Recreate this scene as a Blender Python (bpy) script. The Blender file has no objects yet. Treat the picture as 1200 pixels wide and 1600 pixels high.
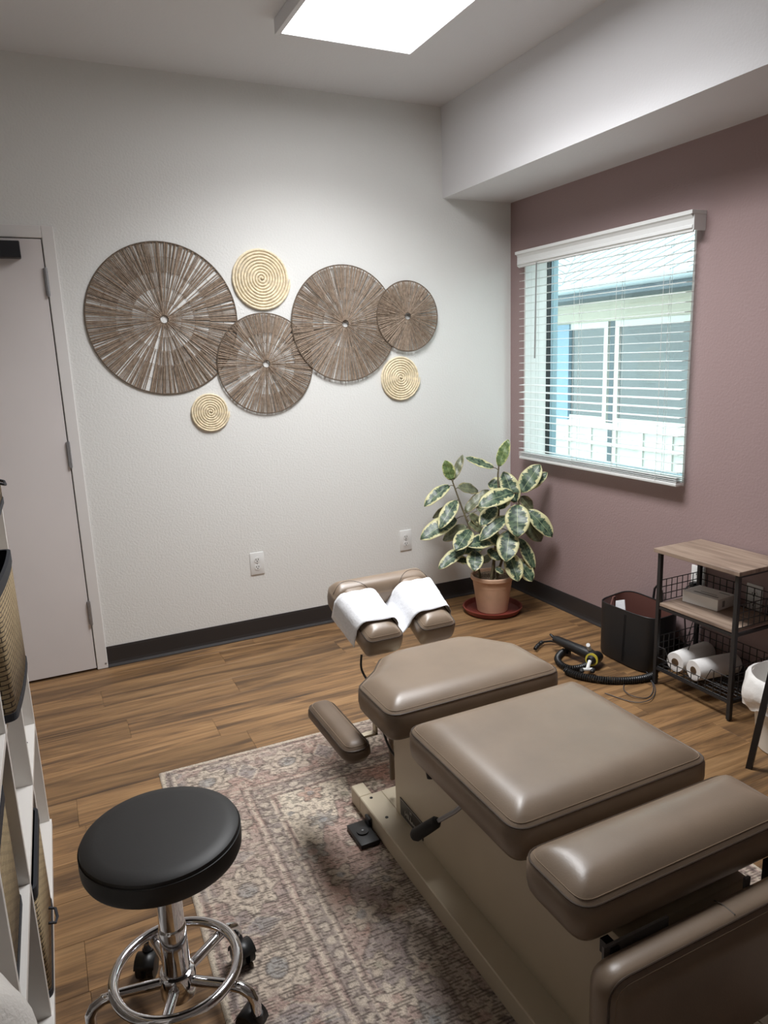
import bpy, bmesh, math, random
import numpy as np
from mathutils import Vector, Matrix

random.seed(7)
RNG = np.random.default_rng(11)
SC = bpy.context.scene
COL = SC.collection

# ---------------------------------------------------------------- camera
F_PX = 1122.668
PITCH, ROLL, YAW = -0.2136, -0.0371, 0.4422
CAM = Vector((-2.7328, -3.8241, 1.5441))
def cam_basis():
    cy, sy = math.cos(YAW), math.sin(YAW)
    f = Vector((sy*math.cos(PITCH), cy*math.cos(PITCH), math.sin(PITCH)))
    r = Vector((cy, -sy, 0.0)); u = r.cross(f)
    c, s = math.cos(ROLL), math.sin(ROLL)
    return c*r + s*u, -s*r + c*u, f
CR, CU, CF = cam_basis()
cd = bpy.data.cameras.new('camera'); cam = bpy.data.objects.new('camera', cd); COL.objects.link(cam)
cd.sensor_fit = 'VERTICAL'; cd.sensor_height = 36.0; cd.lens = F_PX*36.0/1600.0
cd.clip_start = 0.02; cd.clip_end = 100
cam.matrix_world = Matrix(((CR.x, CU.x, -CF.x, CAM.x), (CR.y, CU.y, -CF.y, CAM.y), (CR.z, CU.z, -CF.z, CAM.z), (0, 0, 0, 1)))
SC.camera = cam
# ---------------------------------------------------------------- world, exposure
LAMP_STRENGTH = 2.9          # glow of the diffuser itself
LAMP_POWER, LAMP_SPREAD = 14.5, 132.0   # the panel's downward light
w = bpy.data.worlds.new('overcast_sky'); SC.world = w; w.use_nodes = True
bg = w.node_tree.nodes['Background']; bg.inputs[0].default_value = (0.87, 0.955, 1.0, 1); bg.inputs[1].default_value = 1.75
vs = SC.view_settings
vs.view_transform = 'Standard'; vs.look = 'None'; vs.gamma = 1.0; vs.exposure = 1.48; vs.use_curve_mapping = False

# ---------------------------------------------------------------- helpers: colour and materials
def lin(c):
    out = []
    for v in c[:3]:
        v = v/255.0
        out.append(v/12.92 if v <= 0.04045 else ((v+0.055)/1.055)**2.4)
    return (*out, 1.0)
M = {}
def newmat(name):
    m = bpy.data.materials.new(name); m.use_nodes = True
    nt = m.node_tree; M[name] = m
    return m, nt, nt.nodes['Principled BSDF'], nt.nodes, nt.links
def ramp(N, stops):
    r = N.new('ShaderNodeValToRGB'); e = r.color_ramp.elements
    e[0].position, e[0].color = stops[0]; e[1].position, e[1].color = stops[-1]
    for p, c in stops[1:-1]:
        x = e.new(p); x.color = c
    return r
def simple(name, col, rough=0.5, metal=0.0, bump=None, vary=None, spec=0.5, sheen=0.0, coat=0.0):
    m, nt, b, N, L = newmat(name)
    b.inputs['Base Color'].default_value = lin(col); b.inputs['Roughness'].default_value = rough
    b.inputs['Metallic'].default_value = metal; b.inputs['Specular IOR Level'].default_value = spec
    if sheen: b.inputs['Sheen Weight'].default_value = sheen
    if coat: b.inputs['Coat Weight'].default_value = coat; b.inputs['Coat Roughness'].default_value = 0.2
    tc = N.new('ShaderNodeTexCoord')
    if vary:
        sc, amt = vary
        n = N.new('ShaderNodeTexNoise'); n.inputs['Scale'].default_value = sc; n.inputs['Detail'].default_value = 5
        L.new(tc.outputs['Object'], n.inputs['Vector'])
        lo = lin([max(0, v*(1-amt)) for v in col]); hi = lin([min(255, v*(1+amt)) for v in col])
        r = ramp(N, [(0.3, lo), (0.7, hi)]); L.new(n.outputs['Fac'], r.inputs['Fac']); L.new(r.outputs['Color'], b.inputs['Base Color'])
    if bump:
        sc, st, dist = bump
        n2 = N.new('ShaderNodeTexNoise'); n2.inputs['Scale'].default_value = sc; n2.inputs['Detail'].default_value = 3
        L.new(tc.outputs['Object'], n2.inputs['Vector'])
        bp = N.new('ShaderNodeBump'); bp.inputs['Strength'].default_value = st; bp.inputs['Distance'].default_value = dist
        L.new(n2.outputs['Fac'], bp.inputs['Height']); L.new(bp.outputs['Normal'], b.inputs['Normal'])
    return m
simple('wall_white', (232, 232, 229), 0.62, bump=(95, 0.55, 0.004), spec=0.35)
simple('ceiling_white', (226, 226, 228), 0.7, bump=(95, 0.35, 0.003), spec=0.3)
simple('wall_mauve', (158, 136, 135), 0.6, bump=(95, 0.5, 0.004), spec=0.35)
simple('baseboard_black', (50, 47, 47), 0.45, bump=(40, 0.1, 0.002))
simple('door_white', (226, 220, 219), 0.42, vary=(2, 0.015))
simple('trim_white', (230, 227, 225), 0.4)
simple('plastic_white', (232, 232, 230), 0.35)
simple('dark_slot', (28, 26, 26), 0.6)
simple('steel', (165, 165, 168), 0.38, metal=0.75)
simple('closer_black', (34, 35, 40), 0.45)
simple('chrome', (225, 225, 228), 0.07, metal=1.0)
simple('black_vinyl', (34, 33, 33), 0.52, bump=(220, 0.12, 0.001))
simple('black_plastic', (26, 26, 27), 0.42)
simple('black_rubber', (30, 29, 29), 0.6)
simple('black_metal', (38, 37, 38), 0.5)
simple('enamel_beige', (202, 189, 165), 0.42, vary=(3, 0.02))
simple('taupe_leather', (133, 115, 97), 0.40, bump=(260, 0.18, 0.001), vary=(7, 0.05), spec=0.75)
simple('taupe_leather_dark', (112, 95, 79), 0.5, bump=(260, 0.18, 0.001), vary=(7, 0.05))
simple('stitch', (150, 130, 108), 0.6)
simple('seam_dark', (74, 61, 50), 0.5)
simple('paper_white', (238, 239, 242), 0.85, bump=(60, 0.5, 0.003), vary=(120, 0.02))
simple('towel_white', (236, 234, 232), 0.9, bump=(90, 0.5, 0.002))
simple('cardboard_tube', (120, 95, 70), 0.8)
simple('fleece', (236, 231, 224), 1.0, bump=(170, 0.35, 0.004), sheen=0.4)
simple('terracotta', (204, 166, 138), 0.62, vary=(12, 0.04))
simple('saucer_red', (128, 58, 48), 0.5)
simple('soil', (112, 96, 80), 0.95, bump=(180, 1.0, 0.012), vary=(160, 0.5))
simple('stem', (96, 88, 66), 0.7, vary=(40, 0.2))
simple('tan_straw', (236, 221, 190), 0.75, vary=(60, 0.08))
simple('straw_stitch', (212, 190, 150), 0.8)
simple('jute_wire', (98, 84, 70), 0.8)
simple('bag_black', (26, 26, 28), 0.5, bump=(200, 0.2, 0.001))
simple('bag_brown', (104, 66, 58), 0.6)
simple('liner_white', (240, 238, 234), 0.4, bump=(35, 0.6, 0.006))
simple('can_white', (232, 226, 214), 0.5)
simple('print_blue', (70, 120, 160), 0.4)
simple('print_green', (96, 150, 70), 0.4)
simple('print_grey', (150, 148, 146), 0.6)
simple('box_white', (240, 237, 232), 0.55)
simple('yellow_ring', (206, 190, 70), 0.45)
simple('bookcase_white', (236, 232, 227), 0.38)
simple('bin_trim', (42, 44, 50), 0.7)
simple('blind_white', (230, 232, 231), 0.35)
simple('cord_white', (225, 225, 222), 0.6)
simple('window_frame_dark', (40, 42, 44), 0.4)
simple('sash_grey', (150, 172, 184), 0.4)
simple('sealant_grey', (120, 118, 116), 0.6)
simple('nameplate_black', (40, 36, 36), 0.35)
simple('lettering', (190, 186, 180), 0.4)
simple('cable_grey', (74, 72, 74), 0.5)
simple('ext_white', (192, 193, 188), 0.6, vary=(3, 0.02))
simple('ext_roof', (180, 184, 186), 0.5)
simple('ext_seam', (150, 156, 160), 0.5)
simple('ext_cream', (176, 172, 158), 0.7)
simple('ext_fascia', (84, 96, 104), 0.6)
simple('ext_gutter', (150, 162, 168), 0.5)
simple('ext_dark', (70, 84, 92), 0.6)
simple('ext_blue', (112, 140, 160), 0.6)
simple('ext_ground', (150, 150, 146), 0.9)
simple('fixture_white', (226, 226, 228), 0.45)

def mk_ext_glass():
    m, nt, b, N, L = newmat('ext_glass')
    b.inputs['Base Color'].default_value = lin((82, 90, 93)); b.inputs['Roughness'].default_value = 0.12
    b.inputs['Specular IOR Level'].default_value = 0.6
mk_ext_glass()
def mk_glass():
    m, nt, b, N, L = newmat('window_glass')
    N.remove(b); out = N['Material Output']
    t = N.new('ShaderNodeBsdfTransparent'); t.inputs[0].default_value = (0.90, 0.97, 0.95, 1)
    g = N.new('ShaderNodeBsdfGlossy'); g.inputs['Roughness'].default_value = 0.02; g.inputs[0].default_value = (0.9, 1, 1, 1)
    x = N.new('ShaderNodeMixShader'); x.inputs[0].default_value = 0.05
    L.new(t.outputs[0], x.inputs[1]); L.new(g.outputs[0], x.inputs[2]); L.new(x.outputs[0], out.inputs[0])
mk_glass()
def mk_emit():
    m, nt, b, N, L = newmat('light_diffuser')
    b.inputs['Base Color'].default_value = (0.9, 0.9, 0.92, 1)
    b.inputs['Emission Color'].default_value = (0.985, 0.985, 1.0, 1); b.inputs['Emission Strength'].default_value = LAMP_STRENGTH
mk_emit()
def mk_planks():
    m, nt, b, N, L = newmat('plank_wood')
    tc = N.new('ShaderNodeTexCoord'); oi = N.new('ShaderNodeObjectInfo')
    add = N.new('ShaderNodeVectorMath'); add.operation = 'ADD'
    mul = N.new('ShaderNodeVectorMath'); mul.operation = 'SCALE'; mul.inputs[0].default_value = (37.0, 91.0, 13.0)
    L.new(oi.outputs['Random'], mul.inputs['Scale']); L.new(tc.outputs['Object'], add.inputs[0]); L.new(mul.outputs[0], add.inputs[1])
    mp = N.new('ShaderNodeMapping'); mp.inputs['Scale'].default_value = (1.1, 13, 1); L.new(add.outputs[0], mp.inputs[0])
    n1 = N.new('ShaderNodeTexNoise'); n1.inputs['Scale'].default_value = 1.0; n1.inputs['Detail'].default_value = 8; n1.inputs['Roughness'].default_value = 0.62; n1.inputs['Distortion'].default_value = 1.1
    L.new(mp.outputs[0], n1.inputs['Vector'])
    mp2 = N.new('ShaderNodeMapping'); mp2.inputs['Scale'].default_value = (5, 190, 1); L.new(add.outputs[0], mp2.inputs[0])
    n2 = N.new('ShaderNodeTexNoise'); n2.inputs['Scale'].default_value = 1.0; n2.inputs['Detail'].default_value = 3; L.new(mp2.outputs[0], n2.inputs['Vector'])
    r1 = ramp(N, [(0.30, lin((76, 59, 44))), (0.43, lin((116, 88, 61))), (0.54, lin((150, 115, 78))), (0.70, lin((172, 136, 96)))])
    L.new(n1.outputs['Fac'], r1.inputs[0])
    r2 = ramp(N, [(0.3, (0.72, 0.72, 0.72, 1)), (0.65, (1.06, 1.05, 1.03, 1))]); L.new(n2.outputs['Fac'], r2.inputs[0])
    mx = N.new('ShaderNodeMix'); mx.data_type = 'RGBA'; mx.blend_type = 'MULTIPLY'; mx.inputs[0].default_value = 1.0
    L.new(r1.outputs[0], mx.inputs[6]); L.new(r2.outputs[0], mx.inputs[7])
    hs = N.new('ShaderNodeHueSaturation'); mr = N.new('ShaderNodeMapRange'); mr.inputs[3].default_value = 0.84; mr.inputs[4].default_value = 1.14
    L.new(oi.outputs['Random'], mr.inputs[0]); L.new(mr.outputs[0], hs.inputs['Value']); L.new(mx.outputs[2], hs.inputs['Color'])
    L.new(hs.outputs[0], b.inputs['Base Color'])
    b.inputs['Roughness'].default_value = 0.42; b.inputs['Specular IOR Level'].default_value = 0.4
    bp = N.new('ShaderNodeBump'); bp.inputs['Strength'].default_value = 0.12; bp.inputs['Distance'].default_value = 0.002
    L.new(n2.outputs['Fac'], bp.inputs['Height']); L.new(bp.outputs[0], b.inputs['Normal'])
mk_planks()
def mk_greywood():
    m, nt, b, N, L = newmat('grey_wood')
    tc = N.new('ShaderNodeTexCoord')
    mp = N.new('ShaderNodeMapping'); mp.inputs['Scale'].default_value = (38, 3, 1); L.new(tc.outputs['Object'], mp.inputs[0])
    n = N.new('ShaderNodeTexNoise'); n.inputs['Scale'].default_value = 1; n.inputs['Detail'].default_value = 7; n.inputs['Distortion'].default_value = 0.8
    L.new(mp.outputs[0], n.inputs['Vector'])
    r = ramp(N, [(0.3, lin((118, 100, 88))), (0.5, lin((150, 130, 114))), (0.7, lin((170, 150, 133)))])
    L.new(n.outputs['Fac'], r.inputs[0]); L.new(r.outputs[0], b.inputs['Base Color']); b.inputs['Roughness'].default_value = 0.5
mk_greywood()
def mk_jute():
    m, nt, b, N, L = newmat('jute')
    tc = N.new('ShaderNodeTexCoord'); n = N.new('ShaderNodeTexNoise'); n.inputs['Scale'].default_value = 60; n.inputs['Detail'].default_value = 4
    L.new(tc.outputs['Object'], n.inputs['Vector'])
    r = ramp(N, [(0.3, lin((138, 120, 104))), (0.7, lin((184, 164, 145)))]); L.new(n.outputs['Fac'], r.inputs[0])
    sp = N.new('ShaderNodeSeparateXYZ'); L.new(tc.outputs['Object'], sp.inputs[0])
    at = N.new('ShaderNodeMath'); at.operation = 'ARCTAN2'; L.new(sp.outputs['Z'], at.inputs[0]); L.new(sp.outputs['X'], at.inputs[1])
    n1 = N.new('ShaderNodeTexNoise'); n1.noise_dimensions = '1D'; n1.inputs['Scale'].default_value = 55; n1.inputs['Detail'].default_value = 3; L.new(at.outputs[0], n1.inputs['W'])
    r1 = ramp(N, [(0.32, (0.62, 0.61, 0.60, 1)), (0.66, (1.12, 1.12, 1.12, 1))]); L.new(n1.outputs['Fac'], r1.inputs[0])
    mx = N.new('ShaderNodeMix'); mx.data_type = 'RGBA'; mx.blend_type = 'MULTIPLY'; mx.inputs[0].default_value = 1
    L.new(r.outputs[0], mx.inputs[6]); L.new(r1.outputs[0], mx.inputs[7])
    L.new(mx.outputs[2], b.inputs['Base Color']); b.inputs['Roughness'].default_value = 0.85
mk_jute()
def mk_bin():
    m, nt, b, N, L = newmat('woven_grass')
    uv = N.new('ShaderNodeUVMap'); uv.uv_map = 'UVMap'
    br = N.new('ShaderNodeTexBrick'); br.inputs['Scale'].default_value = 1.0
    br.inputs['Color1'].default_value = lin((178, 156, 120)); br.inputs['Color2'].default_value = lin((164, 142, 106)); br.inputs['Mortar'].default_value = lin((58, 48, 38))
    br.inputs['Mortar Size'].default_value = 0.0013; br.inputs['Brick Width'].default_value = 0.034; br.inputs['Row Height'].default_value = 0.011
    L.new(uv.outputs[0], br.inputs['Vector'])
    n = N.new('ShaderNodeTexNoise'); n.inputs['Scale'].default_value = 300; L.new(uv.outputs[0], n.inputs['Vector'])
    r = ramp(N, [(0.3, (0.8, 0.8, 0.8, 1)), (0.7, (1.1, 1.1, 1.1, 1))]); L.new(n.outputs['Fac'], r.inputs[0])
    mx = N.new('ShaderNodeMix'); mx.data_type = 'RGBA'; mx.blend_type = 'MULTIPLY'; mx.inputs[0].default_value = 1
    L.new(br.outputs['Color'], mx.inputs[6]); L.new(r.outputs[0], mx.inputs[7]); L.new(mx.outputs[2], b.inputs['Base Color'])
    b.inputs['Roughness'].default_value = 0.8
    bp = N.new('ShaderNodeBump'); bp.inputs['Strength'].default_value = 0.5; bp.inputs['Distance'].default_value = 0.002; bp.invert = True
    L.new(br.outputs['Fac'], bp.inputs['Height']); L.new(bp.outputs[0], b.inputs['Normal'])
mk_bin()
def mk_leaf(name, g1, g2, cream, edge):
    m, nt, b, N, L = newmat(name)
    uv = N.new('ShaderNodeUVMap'); uv.uv_map = 'UVMap'
    sp = N.new('ShaderNodeSeparateXYZ'); L.new(uv.outputs[0], sp.inputs[0])      # x across -1..1 (0..1 stored), y along
    oi = N.new('ShaderNodeObjectInfo')
    def math_(op, a, bb=None):
        x = N.new('ShaderNodeMath'); x.operation = op
        for i, v in enumerate((a, bb)):
            if v is None: continue
            if isinstance(v, (int, float)): x.inputs[i].default_value = v
            else: L.new(v, x.inputs[i])
        return x.outputs[0]
    av = math_('ABSOLUTE', math_('SUBTRACT', math_('MULTIPLY', sp.outputs[0], 2.0), 1.0))
    cmb = N.new('ShaderNodeCombineXYZ'); L.new(math_('MULTIPLY', sp.outputs[0], 3.0), cmb.inputs[0]); L.new(math_('MULTIPLY', sp.outputs[1], 9.0), cmb.inputs[1]); L.new(math_('MULTIPLY', oi.outputs['Random'], 40.0), cmb.inputs[2])
    n = N.new('ShaderNodeTexNoise'); n.inputs['Scale'].default_value = 1.6; n.inputs['Detail'].default_value = 6; n.inputs['Roughness'].default_value = 0.7; L.new(cmb.outputs[0], n.inputs['Vector'])
    lowf = N.new('ShaderNodeTexNoise'); lowf.inputs['Scale'].default_value = 0.35; lowf.inputs['Detail'].default_value = 1; L.new(cmb.outputs[0], lowf.inputs['Vector'])
    edgev = math_('ADD', math_('ADD', av, math_('MULTIPLY', math_('SUBTRACT', n.outputs['Fac'], 0.5), 1.25)), math_('MULTIPLY', math_('SUBTRACT', lowf.outputs['Fac'], 0.5), 0.9))
    r = ramp(N, [(edge-0.03, (0, 0, 0, 1)), (edge+0.03, (1, 1, 1, 1))]); L.new(edgev, r.inputs[0])
    rim = math_('GREATER_THAN', av, 0.945)
    fac = math_('MAXIMUM', r.outputs[0], rim)
    rib = math_('LESS_THAN', av, 0.028)
    gm = ramp(N, [(0.42, lin(g1)), (0.56, lin(g2))]); n3 = N.new('ShaderNodeTexNoise'); n3.inputs['Scale'].default_value = 1.2; n3.inputs['Detail'].default_value = 2; L.new(cmb.outputs[0], n3.inputs['Vector']); L.new(n3.outputs['Fac'], gm.inputs[0])
    m1 = N.new('ShaderNodeMix'); m1.data_type = 'RGBA'; L.new(fac, m1.inputs[0]); L.new(gm.outputs[0], m1.inputs[6]); m1.inputs[7].default_value = lin(cream)
    m2 = N.new('ShaderNodeMix'); m2.data_type = 'RGBA'; L.new(rib, m2.inputs[0]); L.new(m1.outputs[2], m2.inputs[6]); m2.inputs[7].default_value = lin((150, 160, 120))
    L.new(m2.outputs[2], b.inputs['Base Color']); b.inputs['Roughness'].default_value = 0.38
mk_leaf('leaf_variegated', (44, 66, 54), (92, 112, 88), (208, 204, 156), 0.70)
mk_leaf('leaf_young', (88, 110, 66), (116, 136, 84), (200, 204, 140), 0.85)
mk_leaf('leaf_underside', (92, 98, 76), (112, 116, 88), (160, 152, 112), 0.85)
def mk_rug():
    m, nt, b, N, L = newmat('rug_pile')
    a = N.new('ShaderNodeVertexColor'); a.layer_name = 'pattern'
    tc = N.new('ShaderNodeTexCoord')
    n = N.new('ShaderNodeTexNoise'); n.inputs['Scale'].default_value = 330; n.inputs['Detail'].default_value = 2; L.new(tc.outputs['Object'], n.inputs['Vector'])
    r = ramp(N, [(0.3, (0.74, 0.74, 0.74, 1)), (0.7, (1.16, 1.16, 1.16, 1))]); L.new(n.outputs['Fac'], r.inputs[0])
    mx = N.new('ShaderNodeMix'); mx.data_type = 'RGBA'; mx.blend_type = 'MULTIPLY'; mx.inputs[0].default_value = 1
    L.new(a.outputs[0], mx.inputs[6]); L.new(r.outputs[0], mx.inputs[7]); L.new(mx.outputs[2], b.inputs['Base Color'])
    b.inputs['Roughness'].default_value = 0.95; b.inputs['Specular IOR Level'].default_value = 0.1
    bp = N.new('ShaderNodeBump'); bp.inputs['Strength'].default_value = 0.6; bp.inputs['Distance'].default_value = 0.003
    L.new(n.outputs['Fac'], bp.inputs['Height']); L.new(bp.outputs[0], b.inputs['Normal'])
mk_rug()

# ---------------------------------------------------------------- helpers: meshes
class MB:
    """collects boxes, tubes, lathes, pads; build() links them as one mesh object"""
    def __init__(s): s.v = []; s.f = []; s.uv = {}
    def add(s, verts, faces):
        o = len(s.v); s.v += [tuple(p) for p in verts]; s.f += [tuple(i+o for i in f) for f in faces]; return s
    def box(s, lo, hi, bev=0.0, seg=1, mat=None):
        bm = bmesh.new()
        c = [(a+b)/2 for a, b in zip(lo, hi)]; d = [abs(b-a) for a, b in zip(lo, hi)]
        bmesh.ops.create_cube(bm, size=1.0, matrix=Matrix.Translation(c) @ Matrix.Diagonal((*d, 1)))
        if bev > 0:
            bmesh.ops.bevel(bm, geom=bm.edges[:], offset=min(bev, min(d)*0.49), segments=seg, profile=0.5, affect='EDGES')
        if mat is not None: bm.transform(mat)
        bm.verts.index_update()
        s.add([v.co[:] for v in bm.verts], [[v.index for v in f.verts] for f in bm.faces]); bm.free(); return s
    def tube(s, pts, r, n=8, closed=False, caps=True):
        P = [Vector(p) for p in pts]; m = len(P)
        R = r if isinstance(r, (list, tuple)) else [r]*m
        T = []
        for i in range(m):
            a = P[(i-1) % m] if (closed or i > 0) else P[i]; b = P[(i+1) % m] if (closed or i < m-1) else P[i]
            t = (b-a); T.append(t.normalized() if t.length > 1e-9 else Vector((0, 0, 1)))
        ref = Vector((0, 0, 1)) if abs(T[0].z) < 0.9 else Vector((1, 0, 0))
        nrm = (ref - T[0]*ref.dot(T[0])).normalized(); V = []
        for i in range(m):
            nrm = nrm - T[i]*nrm.dot(T[i])
            nrm = nrm.normalized() if nrm.length > 1e-6 else T[i].orthogonal().normalized()
            bn = T[i].cross(nrm)
            for k in range(n):
                a = 2*math.pi*k/n; V.append(P[i] + (nrm*math.cos(a)+bn*math.sin(a))*R[i])
        Fc = []
        for i in range(m if closed else m-1):
            j = (i+1) % m
            for k in range(n): Fc.append((i*n+k, i*n+(k+1) % n, j*n+(k+1) % n, j*n+k))
        if caps and not closed: Fc.append(tuple(reversed(range(n)))); Fc.append(tuple(range((m-1)*n, m*n)))
        return s.add(V, Fc)
    def lathe(s, prof, n=40, c=(0, 0, 0), mat=None, arc=None):
        V = []; Fc = []; m = len(prof)
        for (r, z) in prof:
            for k in range(n):
                a = 2*math.pi*k/n; V.append(Vector((c[0]+r*math.cos(a), c[1]+r*math.sin(a), c[2]+z)))
        if mat is not None: V = [mat @ p for p in V]
        for i in range(m-1):
            for k in range(n): Fc.append((i*n+k, i*n+(k+1) % n, (i+1)*n+(k+1) % n, (i+1)*n+k))
        if prof[0][0] > 1e-6: Fc.append(tuple(reversed(range(n))))
        if prof[-1][0] > 1e-6: Fc.append(tuple(range((m-1)*n, m*n)))
        return s.add(V, Fc)
    def prism(s, poly, axis, a, b):
        """poly in the two other axes, extruded along axis from a to b"""
        n = len(poly); V = []
        for t in (a, b):
            for (p, q) in poly:
                V.append({'x': (t, p, q), 'y': (p, t, q), 'z': (p, q, t)}[axis])
        Fc = [tuple(range(n)), tuple(reversed(range(n, 2*n)))] + [(i, i+n, (i+1) % n+n, (i+1) % n) for i in range(n)]
        return s.add(V, Fc)
    def build(s, name, mat, parent=None, smooth=35, loc=None, kind=None, label=None):
        me = bpy.data.meshes.new(name); me.from_pydata(s.v, [], s.f); me.update()
        bm = bmesh.new(); bm.from_mesh(me); bmesh.ops.recalc_face_normals(bm, faces=bm.faces[:]); bm.to_mesh(me); bm.free()
        if smooth is not None:
            me.shade_smooth(); me.set_sharp_from_angle(angle=math.radians(smooth))
        if isinstance(mat, str): mat = M[mat]
        me.materials.append(mat)
        o = bpy.data.objects.new(name, me); COL.objects.link(o)
        if loc is not None: o.location = loc
        if parent is not None: o.parent = parent
        if kind: o['kind'] = kind
        if label: o['label'] = label
        return o
def tag(o, label, cat, group=None):
    o['label'] = label; o['category'] = cat
    if group: o['group'] = group
    return o
def thing(name, label, cat, loc=(0, 0, 0), rz=0.0, group=None):
    e = bpy.data.objects.new(name, None); COL.objects.link(e); e.location = loc; e.rotation_euler = (0, 0, rz); e.empty_display_size = 0.05
    return tag(e, label, cat, group)
def struct(o):
    o['kind'] = 'structure'; return o
def sempty(name, loc=(0, 0, 0)):
    e = bpy.data.objects.new(name, None); COL.objects.link(e); e.location = loc; e['kind'] = 'structure'; return e
def lk(name, me, parent, loc=(0, 0, 0), rot=(0, 0, 0)):
    o = bpy.data.objects.new(name, me); COL.objects.link(o); o.location = loc; o.rotation_euler = rot; o.parent = parent; return o
def round_poly(pts, rad, seg=6):
    out = []; n = len(pts)
    for i in range(n):
        p = Vector(pts[i]); a = Vector(pts[i-1])-p; b = Vector(pts[(i+1) % n])-p
        r = rad[i] if isinstance(rad, (list, tuple)) else rad
        la, lb = a.length, b.length; a.normalize(); b.normalize()
        ang = a.angle(b); d = min(r/math.tan(ang/2), la*0.48, lb*0.48)
        p0 = p+a*d; p2 = p+b*d
        for k in range(seg+1):
            t = k/seg; out.append(tuple((1-t)**2*p0+2*t*(1-t)*p+t*t*p2))
    return out
def resample(poly, step):
    out = []; n = len(poly)
    for i in range(n):
        a = Vector(poly[i]); b = Vector(poly[(i+1) % n]); L_ = (b-a).length
        k = max(1, int(round(L_/step)))
        for j in range(k): out.append(tuple(a+(b-a)*(j/k)))
    return out
def poly_normals(poly):
    n = len(poly); N_ = []
    area = sum(poly[i][0]*poly[(i+1) % n][1]-poly[(i+1) % n][0]*poly[i][1] for i in range(n))
    sg = 1 if area > 0 else -1
    for i in range(n):
        t = Vector(poly[(i+1) % n])-Vector(poly[i-1]); t.normalize(); N_.append((t.y*sg, -t.x*sg))
    return N_
HF = {}
def cushion(name, outline, zb, zs, zt, mat, parent, fil=0.022, crown=0.012, tf=None, seam=True, soft=0.004, bot=0.02):
    """upholstered pad: outline polygon (x,y), bottom zb, seam height zs, top zt"""
    pl = resample(outline, 0.022); nr = poly_normals(pl); n = len(pl)
    cx = sum(p[0] for p in pl)/n; cy = sum(p[1] for p in pl)/n
    rings = []
    def ring(off, z): rings.append([(p[0]+q[0]*off, p[1]+q[1]*off, z) for p, q in zip(pl, nr)])
    ring(-bot*1.6, zb); ring(-bot*0.55, zb+0.006); ring(-bot*0.12, zb+bot); ring(0.002, (zb+zs)/2); ring(0.001, zs-0.008); ring(-0.003, zs-0.0025); ring(-0.0055, zs)
    H = zt-zs+crown; base = rings[-1]
    A_ = np.array([(q[0], q[1]) for q in base]); B_ = np.roll(A_, -1, axis=0); D_ = B_-A_; DD = (D_**2).sum(1)+1e-12
    def edge_dist(x, y):
        w_ = np.array([x, y])-A_; tt = np.clip((w_*D_).sum(1)/DD, 0, 1)[:, None]; return float(np.sqrt((((w_-tt*D_))**2).sum(1)).min())
    def hf(x, y):
        u = min(1.0, edge_dist(x, y)/fil); return zs+H*(1-(1-u)**2.5)
    for t in (0.012, 0.03, 0.055, 0.085, 0.12, 0.16, 0.2, 0.25, 0.3, 0.36, 0.43, 0.5, 0.6, 0.72, 0.85, 0.95):
        rings.append([(p[0]+(cx-p[0])*t, p[1]+(cy-p[1])*t, hf(p[0]+(cx-p[0])*t, p[1]+(cy-p[1])*t)) for p in base])
    V = [p for r_ in rings for p in r_]; Fc = []
    for i in range(len(rings)-1):
        for k in range(n): Fc.append((i*n+k, i*n+(k+1) % n, (i+1)*n+(k+1) % n, (i+1)*n+k))
    Fc.append(tuple(reversed(range(n)))); Fc.append(tuple(range((len(rings)-1)*n, len(rings)*n)))
    if tf is not None: V = [tuple(tf @ Vector(p)) for p in V]
    m = MB(); m.add(V, Fc); o = m.build(name, mat, parent, smooth=60)
    HF[name] = hf
    if seam:
        pts = [(p[0]+q[0]*-0.0035, p[1]+q[1]*-0.0035, zs) for p, q in zip(pl, nr)]
        if tf is not None: pts = [tuple(tf @ Vector(p)) for p in pts]
        MB().tube(pts, 0.0022, 6, closed=True).build('seam_piping', 'seam_dark', o)
        pts = [(p[0]-q[0]*0.0135, p[1]-q[1]*0.0135, hf(p[0]-q[0]*0.0135, p[1]-q[1]*0.0135)) for p, q in zip(pl, nr)]
        if tf is not None: pts = [tuple(tf @ Vector(p)) for p in pts]
        MB().tube(pts, 0.0010, 5, closed=True).build('stitching', 'stitch', o)
    HF[name] = hf
    return o
def smoothpath(pts, k=6):
    Pp = [Vector(p) for p in pts]; out = []
    for i in range(len(Pp)-1):
        p0 = Pp[max(i-1, 0)]; p1 = Pp[i]; p2 = Pp[i+1]; p3 = Pp[min(i+2, len(Pp)-1)]
        for q in range(k):
            t_ = q/k; out.append(0.5*((2*p1)+(p2-p0)*t_+(2*p0-5*p1+4*p2-p3)*t_*t_+(3*p1-p0-3*p2+p3)*t_**3))
    out.append(Pp[-1]); return out
def unproj(px, py, depth):
    return CAM + (CF + CR*((px-600)/F_PX) - CU*((py-800)/F_PX))*depth

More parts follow.
